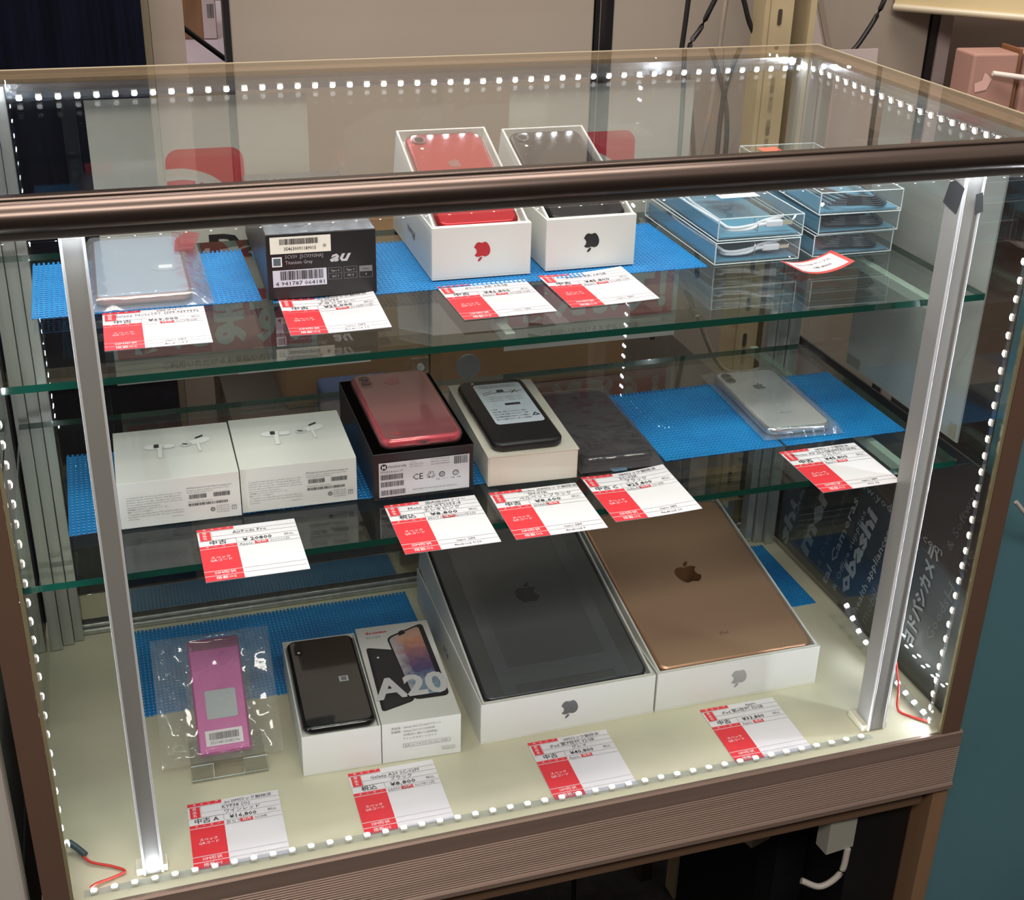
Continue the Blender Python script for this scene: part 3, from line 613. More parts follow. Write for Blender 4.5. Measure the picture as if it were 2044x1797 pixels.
q = MB(); q.M = at(0, 0, .0085); q.text('M', .0365, .1243, .0048, mat('pink_print', (214, 96, 112), .4), .0012, al='C'); q.rplate(.0110, .0195, .0100, .0165, 0, .0006, .002, .0002, mat('pink_pad'), 3); q.build('badge', pk)
q = MB(); q.M = at(0, 0, 0, FRONT); q.rect(.0300, .0420, .0016, .0070, mat('pink_pad'), .0006); q.rect(.0335, .0392, .0030, .0055, BLACKT, .0009); q.poly([(.0600 + .0008 * math.cos(a), .0045 + .0008 * math.sin(a)) for a in (0, 1, 2, 3, 4, 5)], BLACKT, .0007); q.build('port', pk)
q = MB(); q.rplate(-.0012, .0737, -.0012, .1492, -.0008, .0096, .0110, .0040, PINKC, 6); q.build('clear_case', pk)

wb = thing('phone_box', (.4119, .1304, Z2 + .0022), -.042, 'plain cream box under the black phone with a label', 'box')
BHW = .0302
q = MB(); q.bbox(.0006, .0846, .0006, .1607, 0, BHW - .0002, WHITE2, .0005); q.box(.0000, .0852, -.0003, .1613, BHW - .0012, BHW, WHITE2); q.box(.0020, .0832, -.0002, .0006, .001, BHW - .0015, WHITE2); q.build('carton', wb)
sh = phone('smartphone', .0665, .1420, .0095, .0110, mat('matte_black_edge', (20, 20, 22), .4), mat('matte_black_back', (24, 24, 26), .45), None, (.4185, .1345, Z2 + .0022 + BHW + .0002), -.028, 'matte black phone with a large white label on its back', bev=.0035)
flash(sh, .0150, .1345, .0095, .0013); q = MB(); q.M = at(0, 0, .0095)
q.rplate(.0135, .0605, .0390, .1300, 0, .0003, .004, .0001, mat('instruction_label', (204, 214, 224), .45), 4)
for i in range(2): q.text('この製品を安全にお使いいただくために必ずお読みください', .037, .1240 - .0035 * i, .0019, DGREY, .0005, al='C', w=.038)
q.rect(.0330, .0400, .1090, .1145, DGREY, .0005); q.rect(.0330, .0480, .0780, .0830, DGREY, .0005)
for a, c in (((.018, .108), (.028, .112)), ((.018, .104), (.028, .108)), ((.028, .108), (.048, .108)), ((.046, .104), (.052, .113)), ((.048, .108), (.058, .110)), ((.046, .112), (.053, .106))):
    d = Vector((c[0] - a[0], c[1] - a[1])).normalized() * .0004; q.poly([(a[0] - d.y, a[1] + d.x), (a[0] + d.y, a[1] - d.x), (c[0] + d.y, c[1] - d.x), (c[0] - d.y, c[1] + d.x)], DGREY, .0005)
for i in range(3): q.text('カードを取り外すときはトレイを引き出してください', .018, .0970 - .0042 * i, .0018, DGREY, .0005, w=.036)
for i in range(5): q.text(('ご注意', '本体を分解・改造しないでください。発熱の原因', '水ぬれの状態で充電しないでください。', '防水防塵性能維持のためキャップ確実に', '閉じてご使用ください。詳しくは取扱説明書'), .018, .0690 - .0052 * i, .0024, DGREY, .0005) if False else q.text(('ご注意', '本体を分解・改造しないでください。発熱の', '水ぬれの状態で充電しないでください。破損', '防水防塵性能維持のためキャップは確実に', '閉じてご使用ください。詳しくは説明書')[i], .0165, .0690 - .0055 * i, .0024, DGREY, .0005, w=.033 if i else .006)
q.text('△', .0555, .0520, .0055, BLACKT, .0005, al='C', bold=.04); q.text('GP', .0555, .0510, .0022, BLACKT, .0005, al='C'); q.build('instruction_label', sh)
for k in range(2): MB().bbox(-.0005, .0004, .102 - .02 * k, .113 - .02 * k, .0035, .0062, BLACKP, .0003).build('button', sh)

dk = phone('smartphone', .0715, .1500, .0080, .0090, mat('dark_edge', (36, 34, 38), .4, .3), mat('dark_back', (46, 44, 50), .35, .2), None, (.5095, .1470, Z2 + .0012), -.035, 'dark phone inside a snug clear bag', bev=.003)
ring_cam(dk, .0358, .135, .008, .0045, None, .0004)
bag('plastic_bag', mtx(.5035, .1360, Z2 + .0004, -.035), .0830, .166, (.0060, .0775, .0110, .161, .0088), clear('smoky_bag_film', (240, 240, 242), 1.5, rough=.10, haze=.10, hazecol=(150, 146, 152), bump=.5, scale=40), 'clear bag around the dark phone on the middle shelf', 5, .0009)
MB_t = MB(); MB_t.M = mtx(.5340, .1320, Z2 + .0008, -.035); MB_t.prism([(0, 0), (.014, 0), (.0150, .006), (-.001, .006)], 0, .0004, clear('blue_tape', (214, 232, 244), 1.5, haze=.3, hazecol=(140, 190, 220))); tag(MB_t.build('tape_tab'), 'small bluish tape tab at the mouth of the dark phone bag', 'tape')

xs = phone('smartphone', .0709, .1436, .0077, .0110, mat('steel_edge', (200, 200, 202), .18, .9), mat('silver_white_back', (186, 188, 188), .25, .1, coat=.5), None, (.7055, .1570, Z2 + .0034), -.05, 'silver phone with twin camera in a clear bag on the blue mat', bev=.0030)
q = MB(); q.rplate(.0060, .0170, .1130, .1370, .0077, .0090, .0055, .0003, mat('camera_bar', (120, 122, 124), .25, .6), 5); q.cyl(.0115, .1315, .0090, .0094, .0042, BLACKP); q.cyl(.0115, .1185, .0090, .0094, .0042, BLACKP); q.build('camera', xs)
q = MB(); q.M = at(0, 0, .0077); emblem(q, .0355, .1010, .0150, mat('grey_mirror', (120, 124, 128), .2, .7), .0002); q.text('iPhone', .0355, .0330, .0036, GREYT, .0002, al='C'); q.build('emblem', xs)
bag('plastic_bag', mtx(.6985, .1500, Z2 + .0030, -.05), .0860, .1640, (.0085, .0790, .0075, .1500, .0085), clear('silver_bag_film', (248, 250, 251), 1.5, rough=.08, haze=.10, hazecol=(200, 208, 210), bump=.4, scale=40), 'clear bag around the silver phone', 7, .0010)

# =================================================================== CLEAR CABLE BOXES
def clear_box(x, y, z, rz, w, d, h, lab, grp, tag_top=False):
    root = thing('clear_box', (x, y, z), rz, lab, 'box', grp); q = MB()
    q.box(0, w, 0, d, 0, h, PLAST); q.build('shell', root)
    e = .0006; q = MB()
    for zz in (0, h):
        for a, c in (((0, 0), (w, 0)), ((w, 0), (w, d)), ((w, d), (0, d)), ((0, d), (0, 0))): q.tube([(a[0], a[1], zz), (c[0], c[1], zz)], e, EDGEW, 5)
    for a in ((0, 0), (w, 0), (w, d), (0, d)): q.tube([(a[0], a[1], 0), (a[0], a[1], h)], e, EDGEW, 5)
    q.build('folded_edge', root)
    return root
BL = mat('pale_blue_card', (92, 150, 176), .5); WC = mat('white_cable_skin', (228, 230, 234), .4); BK = mat('dark_cable', (66, 74, 82), .35)
def card_insert(root, w, d, h, dark):
    q = MB(); q.box(.0025, w - .0025, .004, d - .003, .0008, .0024, BL); q.box(.0020, .0032, .004, d - .003, .0024, h * .7, BL); q.build('card_insert', root)
def cable_in(x, y, z, rz, w, d, h, dark, lab):
    o = thing('usb_cable', (x, y, z), rz, lab, 'cable', 'cables in the clear boxes'); q = MB(); m_ = BK if dark else WC
    if not dark:
        q.tube(bez([(w * .75, d * .8, .010), (.012, d * .75, .010), (.010, .022, .010), (.018, .009, .007), (.040, .009, .0085), (.052, .010, .0118), (.072, .011, .0150)]), .0016, m_)
        q.tube(bez([(w * .7, d * .7, .008), (.020, d * .68, .008), (.014, .03, .008), (.014, .011, .0050), (.034, .0075, .0050), (.046, .0075, .0085), (.054, .0075, .0095)]), .0016, m_)
        q.bbox(.052, .070, .0055, .0125, .0060, .0125, m_, .0015); q.build('cord', o)
        MB().box(.070, .080, .0065, .0115, .0075, .0110, mat('plug_metal', (190, 184, 160), .3, .7)).build('plug', o)
        MB().tube([(.043, .005, .0035), (.0425, .012, .0035), (.0425, .012, .0150), (.0430, .0045, .0150), (.043, .005, .0035)], .0005, ALU2, 6).build('twist_tie', o)
    else:
        for k in range(5):
            q.tube(bez([(.012 + .004 * k, .006, .006 + .0022 * k), (w * .5, .005, .005 + .002 * k), (w - .014 - .003 * k, .006, .006 + .0018 * k), (w - .012, d * .5, .008), (w * .6, d - .02, .009), (.016, d * .55, .008), (.012 + .004 * k, .006, .006 + .0022 * k)], 8), .0013, m_, 6)
        q.build('cord', o)
        MB().bbox(.030, .052, .0035, .0075, .004, .0140, mat('black_sleeve', (46, 52, 58), .2), .001).build('sleeve', o)
    return o
hb = .0208
for i, (x, y, rz) in enumerate(((.6533, .2014, -.002), (.6552, .2036, -.010))):
    zz = Z1 + .0010 + i * (hb + .0016); pos = ('lower', 'upper')[i]
    r_ = clear_box(x, y, zz, rz, .0880, .168, hb, pos + ' clear box of the left pair, white cable inside', 'clear cable boxes'); card_insert(r_, .088, .168, hb, 0)
    cable_in(x, y, zz + .0018, rz, .088, .168, hb, False, 'white charging cable in the ' + pos + ' box of the left pair')
for i, (x, y, rz) in enumerate(((.7569, .2016, -.0056), (.7590, .2000, -.012), (.7515, .1905, -.045))):
    zz = Z1 + .0010 + i * (hb + .0016); pos = ('bottom', 'middle', 'top')[i]
    r_ = clear_box(x, y, zz, rz, .0855, .186, hb, pos + ' clear box of the right stack of three', 'clear cable boxes'); card_insert(r_, .0855, .186, hb, 1)
    cable_in(x, y, zz + .0018, rz, .0855, .186, hb, True, 'dark coiled cable in the ' + pos + ' box of the right stack')
    if i == 2: q = MB(); q.rect(.012, .034, .150, .172, mat('orange_sticker', (222, 92, 74), .5), hb + .0012); q.build('sticker', r_)['label'] = 'orange sticker'
q = MB(); q.M = mtx(.6552, .2036, Z1 + .0010 + 2 * hb + .0016 + .0012, -.01); q.rect(.030, .072, .060, .120, mat('printed_slip', (208, 214, 216), .5), .0004); q.text('USB', .050, .085, .010, LOGORED, .0006, al='C'); q.text('2.4A 1.0m', .050, .072, .006, DGREY, .0006, al='C'); tag(q.build('printed_slip'), 'printed slip on top of the left pair of clear boxes', 'label')

# =================================================================== FLOOR BOARD: FLIP PHONE ON STAND
st = thing('phone_stand', (.1300, .1300, .0004), -.02, 'clear acrylic stand under the magenta flip phone', 'stand'); q = MB()
q.box(0, .0700, 0, .0600, 0, .003, ACRYL); q.box(0, .0200, -.001, .0020, .003, .0200, ACRYL); q.box(.0480, .0700, -.001, .0020, .003, .0200, ACRYL)
q.M = Matrix.Translation((.004, .0130, .0085)) @ Matrix.Rotation(.736, 4, 'X'); q.box(0, .060, 0, .085, -.0030, -.0005, ACRYL); q.M = Matrix.Identity(4)
q.tube([(0, 0, .0200), (.020, 0, .0200), (.020, 0, .003)], .0004, EDGEW, 5).tube([(.048, 0, .003), (.048, 0, .020), (.070, 0, .020)], .0004, EDGEW, 5).tube([(0, 0, .003), (.07, 0, .003), (.07, .06, .003)], .0004, EDGEW, 5)
q.build('body', st)
MF_ = Matrix.Translation((.1388, .1434, .0200)) @ Matrix.Rotation(-.022, 4, 'Z') @ Matrix.Rotation(.736, 4, 'X')
fp = phone('flip_phone', .0490, .1110, .0150, .0030, mat('magenta_edge', (170, 60, 136), .3, .3), mat('magenta_cover', (148, 56, 120), .35, .25), MF_ @ Matrix.Translation((0, 0, -.0145)), lab='magenta flip phone in a bag leaning on a clear stand', cat='phone', bev=.002)
q = MB(); q.M = at(0, 0, .0150); q.rplate(.0110, .0400, .0325, .0600, 0, .0006, .002, .0002, mat('outer_screen', (150, 160, 164), .3), 3); q.build('outer_screen', fp)
q = MB(); q.M = at(0, 0, .0150, TOP, .0); q.rect(.0075, .0420, .0075, .0220, PAPER, .0006); q.bars(.0110, .0385, .0130, .0195, DGREY, 40, .0009, 31); q.text('352168115682196', .0115, .0090, .0028, DGREY, .0009, w=.027); q.build('barcode_sticker', fp)
q = MB(); q.M = at(0, 0, .0150); q.rect(.001, .048, .1000, .1095, mat('magenta_hinge', (112, 32, 84), .4), .0005); q.build('hinge', fp)
bg_ = bag('plastic_bag', MF_ @ Matrix.Translation((-.0340, -.0060, -.0005)), .1120, .1220, (.034, .083, .008, .117, .0022), clear('crinkled_bag_film', (250, 250, 248), 1.5, rough=.05, haze=.06, hazecol=(226, 228, 222), bump=.18, scale=18), 'large crinkled clear bag around the magenta flip phone', 11, .0042, n=46)

# =================================================================== FLOOR BOARD: TWO WHITE PHONE BOXES
ab = thing('phone_box', (.2304, .1123, 0.0003), -.0403, 'open white box with the glossy black phone on top', 'box'); wl = .0015; h_ = .0455; q = MB()
w_, d_ = .0744, .1575
q.box(0, w_, 0, d_, 0, wl, WHITE); q.bbox(0, w_, 0, wl, wl, h_, WHITE, .0004); q.bbox(0, w_, d_ - wl, d_, wl, h_, WHITE, .0004); q.bbox(0, wl, wl, d_ - wl, wl, h_, WHITE, .0004); q.bbox(w_ - wl, w_, wl, d_ - wl, wl, h_, WHITE, .0004); q.build('lower_shell', ab)
MB().box(wl + .0005, w_ - wl - .0005, wl + .0005, d_ - wl - .0005, h_ - .010, h_ - .0045, WHITE).build('tray', ab)
ap = phone('smartphone', .0690, .1470, .0084, .0100, mat('gloss_black_edge', (20, 20, 22), .12, .3, coat=.8), mat('gloss_black_back', (28, 29, 32), .06, 0, .7, coat=1.), None, (.2333, .1175, h_ - .0040), -.0403, 'glossy black phone with a tiny square label in the white box', bev=.0038)
q = MB(); q.rplate(.0070, .0150, .1195, .1365, .0084, .0090, .0038, .0002, mat('black_camera_plate', (12, 12, 14), .15), 4); q.build('camera', ap); flash(ap, .0110, .1225, .0091, .0012)
q = MB(); q.M = at(0, 0, .0084); q.rect(.0440, .0530, .0660, .0750, mat('tiny_label', (190, 192, 194), .5), .0003); q.rect(.0458, .0512, .0675, .0735, GREYT, .0005); q.build('square_label', ap)
a2 = thing('phone_box', (.3055, .1092, .0003), -.0477, 'closed white phone box reading A20 with printed phones', 'box'); w_, d_, h_ = .0764, .1637, .0460; q = MB(); q.bbox(0, w_, 0, d_, 0, h_, WHITE, .0004)
scr = bpy.data.materials.new('printed_screen'); scr.use_nodes = True; b_ = scr.node_tree.nodes['Principled BSDF']; tc = N(scr, 'ShaderNodeTexCoord'); sp = N(scr, 'ShaderNodeSeparateXYZ'); nz = N(scr, 'ShaderNodeTexNoise'); nz.inputs['Scale'].default_value = 130; nz.inputs['Detail'].default_value = 4
rp_ = N(scr, 'ShaderNodeValToRGB'); L(scr, tc.outputs['Object'], sp.inputs[0]); L(scr, tc.outputs['Object'], nz.inputs['Vector'])
m1 = N(scr, 'ShaderNodeMapRange'); m1.inputs[1].default_value = .06; m1.inputs[2].default_value = .155; L(scr, sp.outputs[1], m1.inputs[0])
ad = N(scr, 'ShaderNodeMath'); ad.operation = 'MULTIPLY_ADD'; ad.inputs[1].default_value = .35; L(scr, nz.outputs[0], ad.inputs[0]); L(scr, m1.outputs[0], ad.inputs[2]); L(scr, ad.outputs[0], rp_.inputs[0])
e = rp_.color_ramp.elements; e[0].position = .1; e[0].color = lin((140, 170, 184)); e[1].position = 1.1; e[1].color = lin((196, 160, 140))
for ps, c in ((.35, (74, 70, 116)), (.55, (110, 84, 112)), (.75, (150, 104, 104)), (.95, (206, 150, 120))): k = e.new(ps); k.color = lin(c)
# left of the screen is pale grey
gm = N(scr, 'ShaderNodeMapRange'); gm.inputs[1].default_value = .043; gm.inputs[2].default_value = .055; ab_ = N(scr, 'ShaderNodeMath'); ab_.operation = 'MULTIPLY_ADD'; ab_.inputs[1].default_value = .02; L(scr, nz.outputs[0], ab_.inputs[0]); L(scr, sp.outputs[0], ab_.inputs[2]); L(scr, ab_.outputs[0], gm.inputs[0])
mc = N(scr, 'ShaderNodeMixRGB'); mc.inputs[1].default_value = lin((176, 174, 178)); L(scr, gm.outputs[0], mc.inputs[0]); L(scr, rp_.outputs[0], mc.inputs[2]); L(scr, mc.outputs[0], b_.inputs['Base Color']); b_.inputs['Roughness'].default_value = .45
q.M = at(0, 0, h_); q.text('docomo', .0085, .1500, .0042, LOGORED, .0004, w=.0230, bold=.03); q.text('SC-02M', .0085, .1420, .0030, GREYT, .0004, w=.0150)
def rpoly(mb, pts, r, m, off):
    out = []; n = len(pts)
    for i in range(n):
        a, c, d = Vector(pts[i - 1]), Vector(pts[i]), Vector(pts[(i + 1) % n]); p0 = c + (a - c).normalized() * r; p1 = c + (d - c).normalized() * r
        for k in range(6): t = k / 5; out.append(tuple((1 - t) ** 2 * p0 + 2 * t * (1 - t) * c + t * t * p1))
    mb.poly(out, m, off)
rpoly(q, [(.0040, .0190), (.0375, .0300), (.0420, .1140), (.0055, .1270)], .005, mat('print_phone_black', (30, 31, 34), .4), .0003)
rpoly(q, [(.0075, .0205), (.0350, .0320), (.0395, .1115), (.0085, .1245)], .005, mat('print_phone_dark', (44, 45, 48), .4), .0004); q.poly([(.0148 + .0012 * math.cos(a), .1070 + .0015 * math.sin(a)) for a in (0, 1, 2, 3, 4, 5)], WHITET, .0006)
rpoly(q, [(.0370, .0310), (.0725, .0310), (.0700, .1590), (.0290, .1400)], .007, mat('print_phone_black'), .0005)
rpoly(q, [(.0375, .0370), (.0672, .0370), (.0650, .1540), (.0310, .1375)], .006, scr, .0007); rpoly(q, [(.0420, .1395), (.0500, .1435), (.0480, .1500), (.0430, .1475)], .0015, mat('print_phone_black'), .0009)
q.text('A20', .0010, .0380, .0330, mat('print_silver_grey', (206, 206, 206), .4), .0011, w=.0735, bold=.035, res=3)
q.M = at(0, 0, 0, FRONT)
for i, s_ in enumerate(('商品名 : Galaxy A20 SC-02Mブラック', '同梱物 : Galaxy A20 SC-02M本体', 'SIM取出し用ピン(試供品)', 'クイックスタートガイド')): q.text(s_, .0090 if i < 2 else .0200, .0390 - .0045 * i, .0022, GREYT, .0006)
for u0, u1, v0, v1 in ((.020, .0655, .0160, .0203), (.0580, .0700, .0070, .0105)):
    for a in ((u0, u1, v0, v0 + .0003), (u0, u1, v1, v1 + .0003), (u0, u0 + .0003, v0, v1), (u1, u1 + .0003, v0, v1)): q.rect(*a, GREYT, .0006)
q.text('別売 ACアダプタ USB Type-C対応', .0215, .0172, .0018, GREYT, .0006, w=.042); q.text('Android', .0595, .0080, .0014, GREYT, .0006, w=.009)
q.build('carton', a2)

# =================================================================== POSTERS ON THE REAR GLASS
def poster(x, w, y, z0, z1, lab, txt, px):
    root = thing('window_poster', (x, y, z0), 0, lab, 'poster'); h = z1 - z0; q = MB()
    q.box(0, w, 0, .0006, 0, h, mat('poster_white', (208, 206, 196), .5)); q.M = at(0, 0, 0, FRONT)
    lu, lv, ls = px, h - .124, .0745
    # rounded red square with a white swoosh
    r = .013; pts = []
    for cx_, cy_, a0 in ((lu + ls - r, lv + ls - r, 0), (lu + r, lv + ls - r, 90), (lu + r, lv + r, 180), (lu + ls - r, lv + r, 270)):
        for k in range(7): a = math.radians(a0 + 15 * k); pts.append((cx_ + r * math.cos(a), cy_ + r * math.sin(a)))
    q.poly(pts, LOGORED, .0006)
    up = [(lu - .0001, lv + .0560), (lu + .020, lv + .0555), (lu + .042, lv + .0480), (lu + .058, lv + .0340), (lu + .0640, lv + .0180), (lu + .058, lv + .0050), (lu + .045, lv - .0001)]
    lo = [(lu + .036, lv - .0001), (lu + .050, lv + .0110), (lu + .055, lv + .0200), (lu + .047, lv + .0330), (lu + .034, lv + .0410), (lu + .016, lv + .0450), (lu - .0001, lv + .0440)]
    q.poly([tuple(p)[:2] for p in bez([(a, c, 0) for a, c in up], 5)] + [tuple(p)[:2] for p in bez([(a, c, 0) for a, c in lo], 5)], mat('poster_white'), .0009)
    q.poly([(lu + .0190, lv - .0001), (lu + .0235, lv - .0001), (lu + .0320, lv + .0430), (lu + .0275, lv + .0440)], mat('poster_white'), .0011)
    q.text('PayPay', w * .5, h - .160, .0250, BLACKT, .0006, al='C', w=w * .80, bold=.03, res=2)
    q.rect(.004, w - .006, .028, .092, mat('banner_red', (196, 44, 54), .5), .0006)
    q.text(txt, w * .5, .040, .0420, mat('poster_white'), .0009, al='C', w=w * .86, bold=.05, res=2)
    q.text('ご利用いただけるお支払い方法', w * .5, .014, .0060, GREYT, .0006, al='C'); q.build('sheet', root)
    return root
poster(.106, .207, .4278, .281, .569, 'left white poster with a red emblem and black letters', '使えます。', .068)
poster(.520, .206, .4278, .277, .566, 'right white poster with a red emblem, behind the boxed black phone', '使えます！', .067)
for px_, lab in ((.107, 'small white notice below the left poster'),):
    q = MB(); q.box(px_ + .12, px_ + .26, .4150, .4154, .286, .298, mat('poster_white')); q.M = at(0, .4150, 0, FRONT); q.text('PAYMENT METHOD', px_ + .155, .289, .0045, GREYT, .0004, w=.05); tag(q.build('notice_strip'), lab, 'notice')
q = MB(); q.M = at(.4745, .4142, .270, FRONT); q.cyl(0, 0, 0, .003, .0140, clear('pale_disc', (225, 234, 238), 1.5, haze=.2, hazecol=(150, 165, 172)), 28); tag(q.build('suction_disc'), 'pale round suction disc on the rear glass below the upper shelf', 'disc')
q = MB(); q.box(.411, .4305, .4125, .4155, .2680, .2850, ACRYL); q.M = at(.4205, .4122, .2755, FRONT); q.cyl(0, 0, 0, .003, .0040, ALU, 16); tag(q.build('glass_clip'), 'small clear clip with screw on the rear glass', 'clip')

# =================================================================== SHEETS OUTSIDE THE RIGHT PANE
q = MB(); q.box(W + .002, W + .004, .090, .297, .279, .566, mat('white_bag_paper', (190, 194, 190), .5)); q.M = at(W + .002, 0, 0, SIDE); q.rect(-.295, -.270, .281, .292, mat('grey_foot_print', (150, 152, 148), .5), .0005); q.rect(-.105, -.094, .281, .296, mat('tape_tan', (176, 172, 154), .5), .0005)
tag(q.build('paper_sheet'), 'tall white paper sheet outside the right pane behind the upright', 'paper')
q = MB(); q.box(W + .002, W + .0045, .004, .402, .003, .272, mat('navy_bag_paper', (46, 50, 58), .42)); q.M = at(W + .002, 0, 0, SIDE); GT = mat('bag_print_grey', (166, 170, 176), .5); GD = mat('bag_print_dim', (104, 108, 114), .5); A74 = math.radians(74)
def yt(s_, y, z, h, m_, w=None, bold=.0): q.text(s_, -y, z, h, m_, .0006, w=w, bold=bold, rot=A74)
yt('Toys & Hobby', .398, .010, .0085, GD); yt('Players', .388, .09, .0075, GD)
yt('shi', .368, .006, .0200, GT, w=.066, bold=.04); yt('Media Life Bicycles', .352, .060, .0075, GT, w=.12, bold=.01); yt('Yodobashi Camera Co.', .336, .012, .0070, GD, w=.14); yt('Cosmetics', .330, .150, .0080, GD)
yt('mera', .318, .018, .0250, GT, bold=.04, w=.135); yt('& DVD Players', .288, .020, .0090, GD, w=.125); yt('tal Cameras', .270, .006, .0115, GT, w=.140, bold=.015); yt('& Office supplies', .250, .010, .0080, GT, w=.130)
yt('obashi', .228, .018, .0205, GT, bold=.04, w=.128); yt('health appliances', .202, .010, .0095, GT, w=.130, bold=.01); yt('mobile phones', .182, .008, .0135, GD, w=.138)
yt('Personal computers', .160, .02, .0090, GD, w=.13)
q.text('www.yodobashi.com', -.250, .158, .0100, GT, .0008, w=.172)
q.text('ヨドバシカメラ', -.098, .034, .0150, GT, .0008, w=.128, bold=.04, rot=math.radians(83)); yt('& Software', .066, .17, .011, GD, w=.09); yt('Home', .050, .12, .016, GD, w=.07); yt('Goods', .070, .06, .012, GD, w=.06)
tag(q.build('shopping_bag'), 'dark paper bag covered in grey printed words outside the right pane', 'bag')

# =================================================================== OUTSIDE AND BEHIND
FZ = -.76
struct('floor', MB().box(-2.5, 3.5, -2.0, 3.0, FZ - .05, FZ, noisy('dark_carpet', (36, 34, 34), (26, 24, 24), 60, .95)))
struct('wall_front_blocker', MB().box(-2.5, 3.5, -2.1, -2.0, FZ, 1.5, mat('dim_blocker', (70, 62, 58), .8)))  # dim wall added behind the camera to block world light from the front
struct('wall_back', MB().box(-2.5, 3.5, 2.4, 2.5, FZ, 2.2, noisy('beige_wall', (142, 132, 122), (150, 140, 128), 2, .8)))
# table that carries the case
tb = thing('display_table', (0, 0, 0), 0, 'dark low table with wooden sides carrying the showcase', 'table')
MB().box(-.008, W - .02, .01, D, -.098, -.0735, mat('table_wood', (96, 74, 56), .6)).build('table_top', tb)
MB().box(W - .012, W + .006, .004, D, FZ + .001, -.0735, noisy('plywood', (132, 104, 76), (116, 90, 66), 12, .6, stretch=(1, 1, .1))).build('side_panel', tb)
MB().box(-.0085, .008, .0035, D, FZ + .001, -.0735, mat('plywood')).build('side_panel', tb)
for x, y in ((.748, .10),):
    MB().box(x, x + .038, y, y + .035, FZ + .001, -.0985, BLACKP).build('leg', tb)
q = MB(); q.box(.790, .858, .03, .40, FZ + .001, -.112, BLACKP); tag(q.build('black_box'), 'black box in the dark under the showcase beside the side panel', 'box')
q = MB(); q.M = mtx(.715, .10, -.205, .3); q.box(0, .028, 0, .016, -.0, .106, mat('white_bracket', (150, 138, 122), .5)); tag(q.build('bracket'), 'off-white bracket hanging under the showcase', 'bracket')
q = MB(); q.M = mtx(.752, .028, -.150, .1); q.box(0, .034, -.01, .008, 0, .051, mat('white_plug', (150, 150, 140), .5)); tag(q.build('power_strip'), 'white power adapter hanging under the right of the showcase', 'adapter')
wire([(.735, .028, -.190), (.755, .020, -.196), (.775, .018, -.180), (.780, .020, -.150)], .0035, mat('white_cord', (170, 166, 158), .5), 'white cord looping below the power adapter', 'cord', 'cord')
wire([(.770, .02, -.225), (.81, .01, -.245), (.86, -.01, -.29)], .003, mat('white_cord'), 'white cord trailing down in the dark under the showcase', 'cord', 'cord')
wire([(.42, .25, -.20), (.45, .24, -.235), (.52, .24, -.24), (.56, .24, -.30), (.565, .24, -.5)], .003, BLACKP, 'black cord hanging under the showcase', 'cord', 'cord')
# teal partition right
q = MB(); q.box(W + .018, 1.9, .03, .06, FZ + .001, .46, noisy('teal_panel', (84, 126, 134), (76, 116, 126), 3, .45)); tag(q.build('teal_partition'), 'teal blue partition panel right of the showcase', 'partition')
wire([(W + .006, -.002, .262), (.895, -.004, .245), (.93, .0, .225), (.97, .0, .21)], .002, mat('white_cord'), 'white cord crossing in front of the teal partition', 'cord', 'cord')
# neighbouring case on the left
nc = thing('neighbour_showcase', (-.120, 0, FZ), 0, 'pale metal end of the neighbouring showcase at the left edge', 'showcase')
MB().bbox(-.20, .080, .02, .44, .001, 1.16, noisy('pale_metal_panel', (176, 178, 172), (160, 162, 158), 3, .25, .3), .004).build('end_panel', nc)
MB().bbox(.0815, .1090, -.008, .014, .001, 1.16, mat('grey_metal', (196, 192, 184), .3, .2), .004).build('edge_post', nc)
MB().box(.0812, .0830, .016, .43, .62, .628, ALU2).build('rail', nc)
# cloth and racks behind
q = MB(); vs = []; fs = []; n = 120
for i in range(n + 1):
    x = -.75 + .925 * i / n; yy = .62 + .005 * math.sin(i * .9) + .003 * math.sin(i * 2.3); vs += [(x, yy, -.3), (x, yy, 1.2)]
    if i: fs.append((2 * i - 2, 2 * i, 2 * i + 1, 2 * i - 1))
q.add(vs, fs, NAVY, True); vs = [(v[0], v[1] + .004, v[2]) for v in vs]; q.add(vs, [f[::-1] for f in fs], NAVY, True); tag(q.build('navy_curtain'), 'dark navy cloth hanging behind the left of the showcase', 'curtain')
q = MB(); q.box(.1765, .1865, .70, .74, FZ + .001, 1.3, mat('taupe_metal', (122, 112, 92), .5)); q.box(.18705, .2235, .70, .73, FZ + .001, 1.3, mat('beige_metal', (142, 130, 118), .5)); tag(q.build('beige_upright'), 'beige metal upright beside the navy cloth', 'upright')
# back panels
def panel(x0, x1, y, z0, z1, m_, lab, name='back_panel', cat='panel'):
    q = MB(); q.bbox(x0, x1, y, y + .02, z0, z1, m_, .002); return tag(q.build(name), lab, cat, 'taupe panels behind the showcase' if name == 'back_panel' else None)
CP = noisy('taupe_panel', (158, 148, 136), (148, 138, 126), 1.5, .55)
panel(.2905, .772, .85, -.6, 1.3, CP, 'wide taupe panel behind the middle of the showcase')
panel(.800, 1.040, .85, -.6, 1.3, CP, 'narrow taupe panel right of the black strip')
q = MB(); q.box(.2825, .2895, .845, .865, -.6, 1.3, BLACKP); tag(q.build('black_strip'), 'thin black strip left of the wide taupe panel', 'strip')
q = MB(); q.box(.7735, .7795, .848, .87, -.6, 1.3, BLACKP); q.box(.7895, .7990, .848, .87, -.6, 1.3, BLACKP); tag(q.build('black_strip'), 'pair of black strips between the two taupe panels', 'strip')
q = MB(); q.box(.77, .82, 1.0, 1.03, .40, .60, mat('teal_box', (40, 120, 124), .5)); tag(q.build('teal_box'), 'teal box glimpsed between the black strips', 'box')
